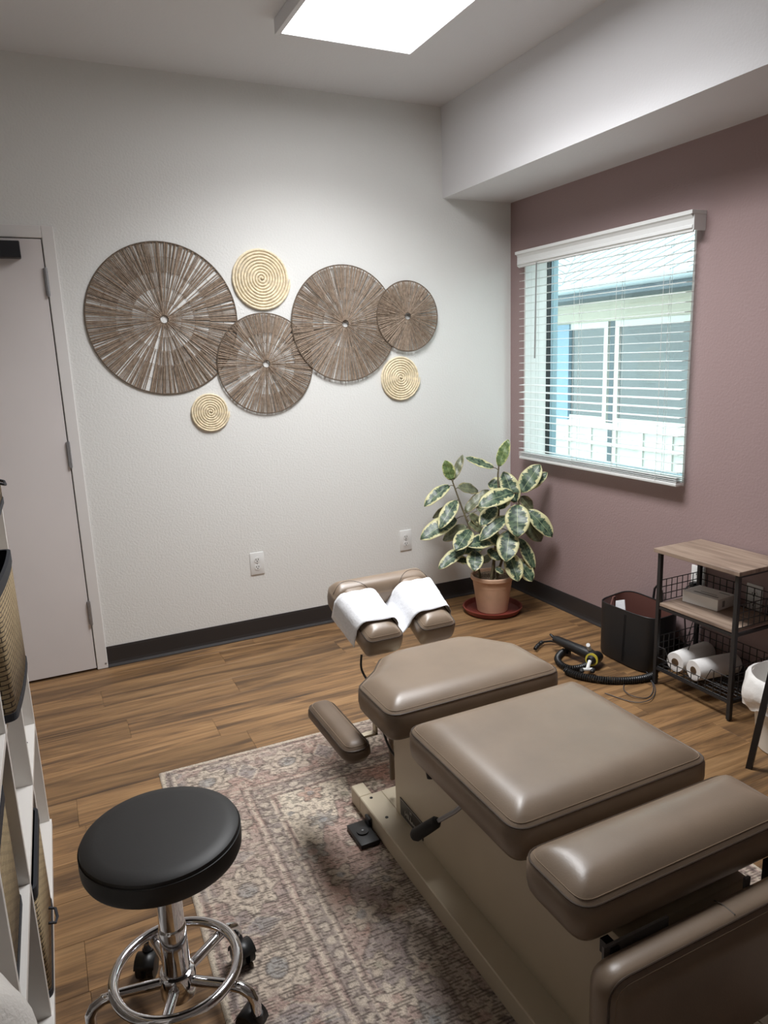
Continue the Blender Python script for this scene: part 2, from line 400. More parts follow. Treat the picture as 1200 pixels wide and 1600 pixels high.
# ================================================================ SETTING
XL, YF, HC, HS, DS = -3.70, -6.4, 2.8994, 2.4178, -0.4745       # left wall, front wall, ceiling, soffit underside, soffit face
FA, FI, FT, FG = -2.558, -2.6114, 2.184, 2.130                    # door frame outer, inner, top, opening top
FL = -3.5284                                                     # hinge-less jamb inner
floor = struct(MB().box((XL-0.1, YF-0.1, -0.12), (0.1, 0.1, -0.006)).build('floor', 'baseboard_black', smooth=None))
PW = 0.182; rows = []
y = 0.0; y0 = -0.468+3*PW
known = {-1.196: -2.777, -1.924: -2.795, -0.832: -2.2, -0.65: -2.54, -0.468: -2.02}
plank_cache = {}
def plank_mesh(L_, W_):
    key = (round(L_, 3), round(W_, 3))
    if key not in plank_cache:
        mb = MB().box((-L_/2+0.0003, -W_/2+0.0003, -0.006), (L_/2-0.0003, W_/2-0.0003, 0.0), bev=0.0007)
        o = mb.build('plank', 'plank_wood', smooth=None); plank_cache[key] = o.data; bpy.data.objects.remove(o)
    return plank_cache[key]
top = y0
while top > YF:
    a, b_ = min(top, 0.0), max(top-PW, YF)
    if a-b_ > 0.01:
        j = None
        for k, v in known.items():
            if abs(k-top) < 0.03: j = v
        if j is None: j = random.uniform(-3.4, -2.2)
        x = j
        while x > XL: x -= 1.22
        while x < 0:
            xa, xb = max(x, XL), min(x+1.22, 0.0)
            if xb-xa > 0.02:
                lk('plank', plank_mesh(xb-xa, a-b_), floor, ((xa+xb)/2, (a+b_)/2, 0.0))
            x += 1.22
    top -= PW
lk('plank', plank_mesh(FI-FL, 0.045), floor, ((FI+FL)/2, 0.0225, 0.0))
# back wall with the door opening
mb = MB()
mb.box((XL-0.1, 0, -0.1), (FL-0.055, 0.15, HC+0.1)); mb.box((FA-0.002, 0, -0.1), (0.0, 0.15, HC+0.1)); mb.box((FL-0.055, 0, FT-0.002), (FA-0.002, 0.15, HC+0.1))
struct(mb.build('wall_back', 'wall_white', smooth=None))
struct(MB().box((XL-0.12, YF, -0.1), (XL, 0.0, HC+0.1)).build('wall_left', 'wall_white', smooth=None))
struct(MB().box((XL-0.1, YF-0.12, -0.1), (0.24, YF, HC+0.1)).build('wall_front', 'wall_white', smooth=None))
struct(MB().box((XL, YF, HC), (0.0, 0.0, HC+0.1)).build('ceiling', 'ceiling_white', smooth=None))
struct(MB().box((DS, YF, HS), (0.0, 0.0, HC)).build('ceiling_soffit', 'ceiling_white', smooth=None))
# mauve wall with the window hole
WY0, WY1, WZ0, WZ1, WT = -1.398, -0.138, 0.886, 2.100, 0.24
mb = MB()
mb.box((0, YF, -0.1), (WT, WY0, HC+0.1)); mb.box((0, WY1, -0.1), (WT, 0.15, HC+0.1)); mb.box((0, WY0, -0.1), (WT, WY1, WZ0)); mb.box((0, WY0, WZ1), (WT, WY1, HC+0.1))
struct(mb.build('wall_right', 'wall_mauve', smooth=None))
# baseboards (cove profile)
def cove(sgn): return [(0, 0.0), (0, 0.112), (-0.003, 0.112), (-0.0045, 0.1), (-0.0045, 0.03), (-0.007, 0.016), (-0.014, 0.004), (-0.014, 0.0)]
struct(MB().prism(cove(1), 'x', FA, 0.0).build('baseboard_back', 'baseboard_black', smooth=None))
struct(MB().prism(cove(1), 'y', YF, -0.0145).build('baseboard_right', 'baseboard_black', smooth=None))
# door
door = sempty('door_1', (FA, 0, 0))
def P(o, par):            # parent keeping world placement when the parent sits elsewhere
    o.parent = par; o.matrix_parent_inverse = Matrix.Translation(par.location).inverted() if par.rotation_euler.z == 0 else par.matrix_basis.inverted(); return o
mb = MB()
mb.box((FI, -0.012, 0.0), (FA, 0.12, FT), 0.003); mb.box((FL-0.0535, -0.012, 0.0), (FL, 0.12, FT), 0.003); mb.box((FL, -0.012, FG), (FI, 0.12, FT), 0.003)
P(mb.build('door_frame', 'trim_white', smooth=None), door)
MBs = MB().box((FL, 0.045, -0.05), (FI, 0.06, FG)); P(MBs.build('gap_backing', 'dark_slot', smooth=None), door)  # unseen dark sheet added behind the leaf: darkens the gaps, blocks sky light
P(MB().box((FL+0.004, -0.006, 0.009), (FI-0.004, 0.04, FG-0.004), 0.002).build('door_leaf', 'door_white', smooth=None), door)
for zc in (1.936, 1.130, 0.3135):
    h = MB()
    for k in range(5):
        h.tube([(FI-0.001, -0.014, zc-0.062+k*0.0248+0.0006), (FI-0.001, -0.014, zc-0.062+(k+1)*0.0248-0.0006)], 0.0078, 12)
    h.tube([(FI-0.001, -0.014, zc-0.066), (FI-0.001, -0.014, zc+0.066)], 0.0055, 10)
    ho = P(h.build('door_hinge', 'steel'), door)
    P(MB().box((FI-0.012, -0.0068, zc-0.06), (FI-0.0045, -0.0055, zc+0.06)).build('hinge_leaf', 'steel', smooth=None), door)
cl = MB().box((-3.02, -0.062, 2.036), (-2.707, -0.006, 2.108), 0.003)
P(cl.build('door_closer', 'closer_black', smooth=None), door)
hx_ = FL+0.07
P(MB().tube([(hx_, -0.006, 0.96), (hx_, -0.014, 0.96)], 0.03, 24).tube([(hx_, -0.012, 0.96), (hx_, -0.055, 0.96)], 0.009, 12).tube([(hx_, -0.055, 0.96), (hx_+0.03, -0.058, 0.96), (hx_+0.115, -0.055, 0.96)], 0.009, 12).build('door_handle', 'steel'), door)
P(MB().tube([(FA-0.011, -0.0118, 0.027), (FA-0.011, -0.0135, 0.027)], 0.005, 12).build('frame_screw', 'steel'), door)
# window: returns, frame, sash, panes
win = sempty('window_1', (0.0, (WY0+WY1)/2, WZ0))
mb = MB()
mb.box((0.0005, WY1-0.012, WZ0), (0.16, WY1, WZ1)); mb.box((0.0005, WY0, WZ0), (0.16, WY0+0.012, WZ1)); mb.box((0.0005, WY0+0.012, WZ0), (0.16, WY1-0.012, WZ0+0.012)); mb.box((0.0005, WY0+0.012, WZ1-0.012), (0.16, WY1-0.012, WZ1))
P(mb.build('window_return', 'trim_white', smooth=None), win)
mb = MB(); e = 0.008
mb.box((0.16, WY1-0.016, WZ0), (0.188, WY1, WZ1)); mb.box((0.16, WY0, WZ0), (0.188, WY0+0.016, WZ1)); mb.box((0.16, WY0+0.016, WZ0), (0.188, WY1-0.016, WZ0+e)); mb.box((0.16, WY0+0.016, WZ1-e), (0.188, WY1-0.016, WZ1))
P(mb.build('window_frame', 'window_frame_dark', smooth=None), win)
mb = MB()
a, b_, c_, d_ = WY0, WY1, WZ0, WZ1
mb.box((0.1885, b_-0.02, c_), (0.24, b_, d_)); mb.box((0.1885, a, c_), (0.24, a+0.02, d_)); mb.box((0.1885, a+0.02, c_), (0.24, b_-0.02, c_+e)); mb.box((0.1885, a+0.02, d_-e), (0.24, b_-0.02, d_))
P(mb.build('window_sash', 'sash_grey', smooth=None), win)
a, b_, c_, d_ = a, b_, c_-0.012, d_+0.012
P(MB().box((0.197, a+0.02, c_+0.02), (0.203, b_-0.02, d_-0.02)).build('pane', 'window_glass', smooth=None), win)

# ---------------------------------------------------------------- ceiling light
LX0, LX1, LY0, LY1, LZ = -1.665, -1.03, -1.93, -0.695, 2.842
t = thing('ceiling_light', 'flat rectangular white ceiling light panel in a thin frame, switched on', 'ceiling light', ((LX0+LX1)/2, (LY0+LY1)/2, HC))
mb = MB(); fr = 0.022
mb.box((LX0, LY0, LZ), (LX0+fr, LY1, HC), 0.0015); mb.box((LX1-fr, LY0, LZ), (LX1, LY1, HC), 0.0015); mb.box((LX0+fr, LY0, LZ), (LX1-fr, LY0+fr, HC)); mb.box((LX0+fr, LY1-fr, LZ), (LX1-fr, LY1, HC))
P(mb.build('light_frame', 'fixture_white', smooth=None), t)
P(MB().box((LX0+fr, LY0+fr, LZ+0.006), (LX1-fr, LY1-fr, LZ+0.014)).build('diffuser', 'light_diffuser', smooth=None), t)
ld = bpy.data.lights.new('panel_lamp', 'AREA'); ld.shape = 'RECTANGLE'; ld.size = LX1-LX0-2*fr-0.01; ld.size_y = LY1-LY0-2*fr-0.01
ld.energy = LAMP_POWER; ld.spread = math.radians(LAMP_SPREAD); ld.color = (0.975, 0.985, 1.0)
lo = bpy.data.objects.new('panel_lamp', ld); COL.objects.link(lo); lo.location = ((LX0+LX1)/2, (LY0+LY1)/2, LZ+0.004); P(lo, t)

# ---------------------------------------------------------------- outside: neighbouring building, ground
g = struct(MB().box((WT+0.02, -9, -0.35), (16, 16, -0.3)).build('ground', 'ext_ground', smooth=None))
nb = thing('neighbouring_building', 'white neighbouring building with metal roof outside the window', 'building', (2.5, 1.7, -0.3))
NX = 2.5
P(MB().box((NX, -6, -0.3), (NX+3.2, 7.5, 2.35)).build('wall', 'ext_white', smooth=None), nb)
P(MB().box((NX-0.02, -6, 1.80), (NX, 7.5, 1.95)).build('header_board', 'ext_cream', smooth=None), nb)
P(MB().box((NX-0.035, -6, 1.95), (NX, 7.5, 2.0)).build('trim_strip', 'ext_cream', smooth=None), nb)
P(MB().box((2.05, -6, 2.0), (NX+0.1, 7.5, 2.03)).build('eave_soffit', 'ext_fascia', smooth=None), nb)
P(MB().box((2.03, -6, 2.0), (2.05, 7.5, 2.1)).build('fascia', 'ext_fascia', smooth=None), nb)
P(MB().tube([(1.985, -6, 2.10), (1.985, 7.5, 2.10)], 0.045, 12).build('gutter', 'ext_gutter'), nb)
S_ = 0.42
def zr(x): return 2.13+S_*(x-1.96)
VY = 1.95
# main slope and the cross gable beyond the valley
mb = MB(); xr = 6.0
mb.add([(1.96, -6, zr(1.96)), (1.96, VY, zr(1.96)), (xr, VY+(xr-1.96), zr(xr)), (xr, -6, zr(xr)),
        (1.96, -6, zr(1.96)-0.05), (1.96, VY, zr(1.96)-0.05), (xr, VY+(xr-1.96), zr(xr)-0.05), (xr, -6, zr(xr)-0.05)],
       [(0, 1, 2, 3), (7, 6, 5, 4), (0, 4, 5, 1), (1, 5, 6, 2), (2, 6, 7, 3), (3, 7, 4, 0)])
ro = P(mb.build('roof', 'ext_roof', smooth=None), nb)
mb = MB(); yr = VY+4.04
mb.add([(1.96, VY, zr(1.96)), (1.96, yr, zr(xr)), (xr, yr, zr(xr)), (1.96, VY, zr(1.96)-0.05), (1.96, yr, zr(xr)-0.05), (xr, yr, zr(xr)-0.05)],
       [(0, 1, 2), (5, 4, 3), (0, 3, 4, 1), (1, 4, 5, 2), (2, 5, 3, 0)])
ro2 = P(mb.build('roof_gable', 'ext_roof', smooth=None), nb)
for k in range(40):
    yy = -4.0+k*0.20
    x0 = 1.96 if yy < VY else 1.96+(yy-VY)
    x1 = xr-0.2
    if x1-x0 > 0.2: P(MB().tube([(x0, yy, zr(x0)+0.008), (x1, yy, zr(x1)+0.008)], 0.006, 5).build('roof_seam', 'ext_seam'), nb)
for k in range(19):
    xx = 1.99+k*0.20
    ya = VY+(xx-1.96)
    if yr-ya > 0.1: P(MB().tube([(xx, ya, zr(xx)+0.008), (xx, yr-0.02, zr(xr)+0.0)], 0.006, 5).build('roof_seam', 'ext_seam'), nb)
P(MB().tube([(1.97, VY, zr(1.97)+0.01), (xr, VY+(xr-1.97), zr(xr)+0.01)], 0.016, 5).build('valley_flashing', 'ext_seam'), nb)
# windows of the building
def nwin(y0, y1, z0, z1):
    fr_ = 0.055
    m = MB(); X0 = NX-0.03
    m.box((X0, y0, z0), (NX, y0+fr_, z1)); m.box((X0, y1-fr_, z0), (NX, y1, z1)); m.box((X0, y0+fr_, z0), (NX, y1-fr_, z0+fr_)); m.box((X0, y0+fr_, z1-fr_), (NX, y1-fr_, z1))
    wv = P(m.build('building_window', 'ext_white', smooth=None), nb)
    pn = MB().box((NX-0.012, y0+fr_, z0+fr_), (NX-0.002, y1-fr_, z1-fr_)).build('pane', 'ext_glass', smooth=None)
    pn.parent = wv; pn.matrix_parent_inverse = (Matrix.Translation(nb.location) @ wv.matrix_parent_inverse).inverted() if False else Matrix.Identity(4)
    return wv
nwin(1.82, 2.46, 0.80, 1.80); nwin(0.55, 1.72, 0.80, 1.80); nwin(-0.75, 0.42, 0.80, 1.80)
P(MB().box((NX-0.05, 2.38, 0.80), (NX, 2.80, 1.80)).build('blue_panel', 'ext_blue', smooth=None), nb)
P(MB().box((NX-0.022, 1.735, 0.30), (NX, 1.795, 1.80)).build('dark_gap_strip', 'ext_dark', smooth=None), nb)  # dark strip laid on the wall, standing in for a shaded gap
P(MB().box((NX-0.04, -6, 0.74), (NX, 7.5, 0.80)).build('sill_board', 'ext_white', smooth=None), nb)
for k in range(12):
    yy = -1.2+k*0.36
    P(MB().box((NX-0.018, yy, -0.3), (NX, yy+0.05, 0.74)).build('siding_batten', 'ext_white', smooth=None), nb)
P(MB().box((NX-0.024, -6, 0.56), (NX, 7.5, 0.60)).build('siding_rail', 'ext_white', smooth=None), nb)

# ---------------------------------------------------------------- window blind
BX = -0.042
bl = thing('window_blind', 'white slatted window blind with moulded valance, slats tilted open', 'blind', (BX, -0.8, 0.89))
prof = [(0.0, 2.112), (-0.088, 2.112), (-0.088, 2.096), (-0.08, 2.09), (-0.072, 2.078), (-0.072, 2.055), (-0.076, 2.05), (-0.078, 2.04), (-0.07, 2.034), (-0.07, 2.026), (-0.062, 2.022), (-0.062, 2.106), (0.0, 2.106)]
def prism_xz(poly, ya, yb):
    n = len(poly); V = [(p, ya, q) for p, q in poly]+[(p, yb, q) for p, q in poly]
    return V, [tuple(range(n)), tuple(reversed(range(n, 2*n)))]+[(i, i+n, (i+1) % n+n, (i+1) % n) for i in range(n)]
mb = MB(); mb.add(*prism_xz(prof, -1.438, -0.172))
mb.box((-0.0885, -1.446, 2.096), (0.0, -1.438, 2.112), 0.001); mb.box((-0.073, -1.445, 2.03), (0.0, -1.438, 2.096), 0.001)
mb.box((-0.0885, -0.172, 2.096), (0.0, -0.164, 2.112), 0.001); mb.box((-0.073, -0.172, 2.03), (0.0, -0.165, 2.096), 0.001)
P(mb.build('valance', 'blind_white', smooth=None), bl)
sm = MB()
nseg = 6; sl = []
for k in range(nseg+1):
    xx = -0.025+0.05*k/nseg; sl.append((xx, 0.0012*(1-(2*k/nseg-1)**2)))
polys = sl+[(x_, z_-0.0021) for x_, z_ in reversed(sl)]
sm.add(*prism_xz(polys, -0.606, 0.626))
so = sm.build('slat', 'blind_white', smooth=None); sme = so.data; bpy.data.objects.remove(so)
SP = 0.0432
zz = 0.955; slat_z = []
while zz < 2.03: slat_z.append(zz); zz += SP
for z in slat_z:
    el = math.degrees(math.atan2(z-1.544, 3.75)); tl = el*0.7+7.0*math.exp(-((z-1.30)/0.13)**2)
    o = lk('slat', sme, None, (BX, -0.806, z), (0, -math.radians(tl), 0)); P(o, bl)
for z in (0.915, 0.924, 0.933):
    o = lk('slat', sme, None, (BX, -0.806, z)); P(o, bl)
P(MB().box((BX-0.026, -1.412, 0.892), (BX+0.026, -0.184, 0.909), 0.004, 2).build('bottom_rail', 'blind_white'), bl)
for yc in (-0.30, -0.672, -0.985, -1.285):
    m = MB()
    for dx in (-0.027, 0.027): m.tube([(BX+dx, yc, 0.9), (BX+dx, yc, 2.06)], 0.0009, 5)
    m.tube([(BX, yc-0.012, 0.9), (BX, yc-0.012, 2.06)], 0.0009, 5)
    for z in slat_z: m.tube([(BX-0.027, yc, z-0.002), (BX+0.027, yc, z-0.002)], 0.0007, 4)
    P(m.build('ladder_cord', 'cord_white', smooth=None), bl)
P(MB().tube([(-0.078, -0.356, 2.03), (-0.08, -0.35, 1.50)], 0.0042, 8).build('tilt_wand', 'print_grey'), bl)

# ================================================================ RUG
RUGA = math.radians(2.0)
def make_rug():
    Wd, Ln, st = 1.56, 2.42, 0.0045
    nu, nv = int(Wd/st)+1, int(Ln/st)+1
    u = np.linspace(0, Wd, nu); v = np.linspace(0, Ln, nv)
    U, Vv = np.meshgrid(u, v)
    rng = np.random.default_rng(5)
    def vnoise(scale, seed):
        r = np.random.default_rng(seed); gx, gy = int(Wd/scale)+3, int(Ln/scale)+3
        G = r.random((gy, gx)); x = U/scale; y = Vv/scale
        xi = x.astype(int); yi = y.astype(int); fx = x-xi; fy = y-yi; fx = fx*fx*(3-2*fx); fy = fy*fy*(3-2*fy)
        return (G[yi, xi]*(1-fx)+G[yi, xi+1]*fx)*(1-fy)+(G[yi+1, xi]*(1-fx)+G[yi+1, xi+1]*fx)*fy
    def fb(scale, seed): return 0.5*vnoise(scale, seed)+0.3*vnoise(scale/2.1, seed+1)+0.2*vnoise(scale/4.3, seed+2)
    C = lambda *c: np.array(lin(c)[:3])
    cream, rose, blue, char, olive, mauve, pink = C(206, 194, 180), C(178, 150, 141), C(146, 149, 153), C(96, 88, 86), C(150, 146, 132), C(168, 152, 146), C(188, 144, 130)
    warp = 0.012
    Uw = U+warp*(fb(0.05, 30)-0.5); Vw = Vv+warp*(fb(0.05, 40)-0.5)
    D = np.minimum(np.minimum(Uw, Wd-Uw), np.minimum(Vw, Ln-Vw))
    isv = np.minimum(Uw, Wd-Uw) < np.minimum(Vw, Ln-Vw)
    S = np.where(isv, Vw, Uw)
    col = np.empty(U.shape+(3,))
    fld = fb(0.28, 1)[..., None]
    col[:] = rose*(1-fld)+mauve*fld
    bl_ = np.clip((fb(0.22, 50)-0.52)*5, 0, 1)[..., None]; col = col*(1-bl_*0.75)+blue*bl_*0.75
    pk = np.clip((fb(0.2, 60)-0.6)*6, 0, 1)[..., None]; col = col*(1-pk*0.7)+pink*pk*0.7
    ol = np.clip((fb(0.3, 70)-0.58)*5, 0, 1)[..., None]; col = col*(1-ol*0.8)+olive*ol*0.8
    def put(mask, c, a=1.0):
        mk = (np.clip(mask, 0, 1)*a)[..., None]; col[:] = col*(1-mk)+c*mk
    def line(dist, wd): return np.clip(1.3-np.abs(dist)/wd, 0, 1)
    # border field
    bz = ((D > 0.0) & (D < 0.30)).astype(float); put(bz*(fb(0.15, 80) > 0.42), C(168, 152, 146), 0.6)
    put(bz*(fb(0.12, 84) > 0.60), rose, 0.6)
    # rosettes in the border, and leaf shapes between
    per = 0.31; s0 = (S % per)-per/2; dd = D-0.155
    rr = np.hypot(s0/1.15, dd); th = np.arctan2(dd, s0/1.15)
    pet = 0.082+0.013*np.cos(8*th)
    inb = bz > 0
    put(inb*(rr < pet), cream, 0.75); put(inb*line(rr-pet, 0.005), char, 0.75); put(inb*line(rr-0.052, 0.004), char, 0.6)
    put(inb*(rr < 0.03), blue, 0.7); put(inb*line(rr-0.03, 0.004), char, 0.7)
    put(inb*line(np.sin(th*8), 0.28)*(rr < pet)*(rr > 0.045), char, 0.35)
    s1 = ((S+per/2) % per)-per/2
    dia = np.abs(s1)*1.2+np.abs(dd)*0.75
    put(inb*(dia < 0.05), blue, 0.5); put(inb*line(dia-0.05, 0.005), cream, 0.8); put(inb*line(dia-0.066, 0.004), char, 0.6)
    for k in (-1, 1):
        put(inb*line(np.abs(s1+k*0.035)-0.006, 0.004)*(np.abs(dd) > 0.055)*(np.abs(dd) < 0.1), cream, 0.8)
    # guard stripes and beads
    for dl, w_, c_ in ((0.030, 0.006, char), (0.046, 0.006, cream), (0.272, 0.006, cream), (0.287, 0.004, char), (0.338, 0.006, cream), (0.352, 0.004, char), (0.256, 0.004, char)):
        put(line(D-dl, w_), c_, 0.8)
    bead = np.hypot(((S % 0.052)-0.026)/1.1, D-0.312)
    zb = (D > 0.29) & (D < 0.334); put(zb*1.0, C(150, 142, 138), 0.7); put(zb*(bead < 0.014), cream, 0.6); put(zb*line(bead-0.017, 0.004), char, 0.4)
    put((D < 0.018)*1.0, C(198, 188, 174), 0.9)
    # field: corner spandrels, medallion, scattered flowers
    a_, b2 = Uw-0.355, Vw-0.355
    ib = D > 0.36
    sp = (a_/0.30)**1.0+(b2/0.40)**1.0+0.10*np.sin(a_*70)
    put(ib*(sp < 1.0), C(212, 201, 186), 0.9); put(ib*line((sp-1.0)*0.2, 0.005), char, 0.8)
    m_ = np.hypot((U-Wd/2)/0.8, (Vv-Ln*0.5)); tm = np.arctan2(Vv-Ln*0.5, (U-Wd/2)/0.8)
    for r0, c_, al in ((0.50, blue, 0.4), (0.36, cream, 0.55), (0.27, rose, 0.5), (0.16, blue, 0.5)):
        rad = r0*(1+0.07*np.cos(tm*10)); put(ib*(m_ < rad), c_, al); put(ib*line(m_-rad, 0.006), char, 0.7)
    pts = []
    for _ in range(2500):
        p = rng.random(2)*np.array([Wd-0.76, Ln-0.76])+0.38
        if all(np.hypot(*(p-q[:2])) > 0.105 for q in pts): pts.append(p)
    for i, p in enumerate(pts):
        x0, x1 = np.searchsorted(u, [p[0]-0.09, p[0]+0.09]); y0_, y1_ = np.searchsorted(v, [p[1]-0.09, p[1]+0.09])
        sl_ = (slice(y0_, y1_), slice(x0, x1)); dx = Uw[sl_]-p[0]; dy = Vw[sl_]-p[1]
        r = np.hypot(dx, dy); th = np.arctan2(dy, dx); kk = rng.integers(4, 8); R0 = rng.uniform(0.028, 0.05)
        sub = col[sl_]; ph = rng.random()*6
        pr = R0*(1+0.3*np.cos(kk*th+ph)); c1 = [cream, cream, C(160, 156, 152), C(182, 152, 140), C(190, 176, 162), cream][rng.integers(6)]
        for mask, c_, al in (((r < pr)*1.0, c1, 0.8), (line(r-pr, 0.0045), char, 0.75), ((r < R0*0.35)*1.0, [rose, blue, olive][rng.integers(3)], 0.7)):
            mk = (np.clip(mask, 0, 1)*al)[..., None]; sub[:] = sub*(1-mk)+c_*mk
        aa = rng.random()*6.28; pr2 = np.abs(dx*math.sin(aa)-dy*math.cos(aa)); al2 = dx*math.cos(aa)+dy*math.sin(aa)
        mk = (line(pr2+0.02*np.sin(al2*40)*0.3, 0.004)*(al2 > R0)*(al2 < 0.085))[..., None]*0.7; sub[:] = sub*(1-mk)+(char if i % 2 else cream)*mk
    # wear: faded cream cloud, scribbled dark outlines
    wr = np.clip((fb(0.35, 90)-0.45)*3, 0, 1)*np.clip((fb(0.03, 95)-0.38)*4, 0, 1); put(wr, C(190, 178, 166), 0.62)
    put(np.clip((fb(0.11, 93)-0.40)*3, 0, 1)*np.clip((fb(0.02, 96)-0.35)*4, 0, 1), C(172, 156, 148), 0.5)
    scr = fb(0.034, 97); put(line(scr-0.5, 0.022), char, 0.55)
    scr = fb(0.026, 98); put(line(scr-0.46, 0.014), cream, 0.45)
    # woven rows: short dark dashes on every second row
    row = (np.arange(nv) % 2)[:, None]
    dash = np.repeat(rng.random((nv, nu//3+1)), 3, axis=1)[:, :nu]
    den = 0.26+0.75*np.clip((fb(0.4, 101)-0.3)*1.8, 0, 1)*np.clip(Vv/0.9, 0.3, 1)
    put(row*(dash < den)*(D > 0.015), C(74, 65, 62), 0.74)
    put((1-row)*(dash > 0.86), cream, 0.35)
    col *= (0.90+0.2*rng.random(U.shape))[..., None]; col *= np.array([1.07, 1.05, 1.0])
    H = 0.007+0.0012*rng.random(U.shape); H[0, :] = H[-1, :] = 0.001; H[:, 0] = H[:, -1] = 0.001
    co = np.stack([U, -Vv, H], -1).reshape(-1, 3)
    idx = np.arange(nu*nv).reshape(nv, nu)
    quads = np.stack([idx[:-1, :-1], idx[1:, :-1], idx[1:, 1:], idx[:-1, 1:]], -1).reshape(-1, 4)
    me = bpy.data.meshes.new('area_rug')
    me.vertices.add(len(co)); me.vertices.foreach_set('co', co.ravel())
    me.loops.add(quads.size); me.loops.foreach_set('vertex_index', quads.ravel())
    me.polygons.add(len(quads)); me.polygons.foreach_set('loop_start', np.arange(0, quads.size, 4))
    me.update(calc_edges=True)
    at = me.color_attributes.new('pattern', 'FLOAT_COLOR', 'POINT')
    at.data.foreach_set('color', np.concatenate([col.reshape(-1, 3), np.ones((len(co), 1))], 1).astype(np.float32).ravel())
    me.shade_smooth(); me.materials.append(M['rug_pile'])
    o = bpy.data.objects.new('area_rug', me); COL.objects.link(o)
    o.location = (-2.482, -1.18, 0.0005); o.rotation_euler = (0, 0, -math.radians(1.2))
    tag(o, 'faded rose and cream patterned area rug under the treatment table', 'rug')
make_rug()

# ================================================================ WALL ART
def jute_disc(cx, cz, R, yoff, label, dens, hole=0.055):
    t = thing('woven_wall_disc', label, 'wall decoration', (cx, -yoff, cz), 0, 'round woven jute discs on the white wall')
    rng = random.Random(int(cx*1000))
    hr = 0.021
    zones = [hr, 0.24*R, 0.42*R, 0.62*R]
    mb = MB(); sw = 0.0017
    lay = 0
    gaps = [(rng.random()*6.28, rng.uniform(0.008, 0.022)) for _ in range(6 if yoff < 0.015 else 0)]
    for zi, r0 in enumerate(zones):
        n = int(dens[zi]*R/0.37)
        for i in range(n):
            a = 2*math.pi*(i+rng.uniform(-0.55, 0.55))/n
            if any(abs((a-g_+math.pi) % (2*math.pi)-math.pi) < w_ for g_, w_ in gaps) and rng.random() < 0.8: continue
            a2 = a+rng.uniform(-0.012, 0.012)
            ra, rb = r0*rng.uniform(0.99, 1.02), R
            yy = rng.uniform(-0.0035, 0.0015)
            mb.tube([(ra*math.cos(a), yy, ra*math.sin(a)), (rb*math.cos(a2), yy*0.6, rb*math.sin(a2))], sw*rng.uniform(0.8, 1.3), 4, caps=False)
    st = mb.build('radial_strands', 'jute', t, smooth=None, kind='stuff')
    for r0, w_ in ((R, 0.0034), (hr, 0.0032)):
        MB().tube([(r0*math.cos(k*2*math.pi/72), 0, r0*math.sin(k*2*math.pi/72)) for k in range(72)], w_, 6, closed=True).build('wire_ring', 'jute_wire', t)
    for r0 in (0.24*R, 0.42*R, 0.62*R, 0.81*R):
        MB().tube([(r0*math.cos(k*2*math.pi/60), -0.0005, r0*math.sin(k*2*math.pi/60)) for k in range(60)], 0.0011, 4, closed=True).build('weave_ring', 'jute', t)
    return t
jute_disc(-2.10, 1.763, 0.368, 0.006, 'largest grey-brown round woven disc, nearest the door', (92, 62, 150, 230))
jute_disc(-1.592, 1.526, 0.262, 0.0115, 'grey-brown round woven disc hanging lowest of the four woven ones', (110, 50, 110, 300))
jute_disc(-1.125, 1.727, 0.312, 0.017, 'large grey-brown round woven disc overlapped by the smallest one', (130, 80, 170, 240))
jute_disc(-0.735, 1.763, 0.196, 0.0225, 'smallest grey-brown round woven disc, nearest the window', (190, 130, 200, 240))
def coil_disc(cx, cz, R, turns, label, yoff=0.0085):
    t = thing('coiled_wall_trivet', label, 'wall decoration', (cx, -yoff, cz), 0, 'small coiled straw discs on the white wall')
    rng = random.Random(int(cz*1000)); pitch = R/(turns+0.5); pts = []; rad = []
    steps = int(turns*46)
    ph = rng.random()*6
    for i in range(steps+1):
        a = 2*math.pi*turns*i/steps; r = pitch*(0.35+a/(2*math.pi))
        r *= 1+0.012*math.sin(a*1.0+ph)*(r/R)
        pts.append((r*math.cos(a), 0.0008*math.sin(a*7), r*math.sin(a))); rad.append(pitch*0.465*(1+0.06*math.sin(i*2.1)+0.03*rng.uniform(-1, 1)))
    rad[-1] *= 0.3; rad[-2] *= 0.6; rad[0] *= 0.4
    co = MB().tube(pts, rad, 8).build('coil', 'tan_straw', t, smooth=50)
    m = MB()
    for i in range(20, steps, 5):
        a = 2*math.pi*turns*i/steps
        if rng.random() < 0.45: continue
        p = Vector(pts[i]); d = Vector((math.cos(a), 0, math.sin(a))); q = rad[i]*1.05
        tg = Vector((-math.sin(a), 0, math.cos(a)))*0.0016
        m.tube([p-d*q*0.9-tg, p+Vector((0, -q, 0))*0.98-d*q*0.2, p+d*q*0.9+tg], 0.0009, 4)
    m.build('stitches', 'straw_stitch', t, smooth=None, kind='stuff')
    return t
coil_disc(-1.585, 1.962, 0.158, 10, 'larger coiled tan straw disc above the woven discs')
coil_disc(-1.910, 1.290, 0.102, 8, 'small coiled tan straw disc below the largest woven disc')
coil_disc(-0.785, 1.415, 0.130, 9, 'small coiled tan straw disc below the smallest woven disc')

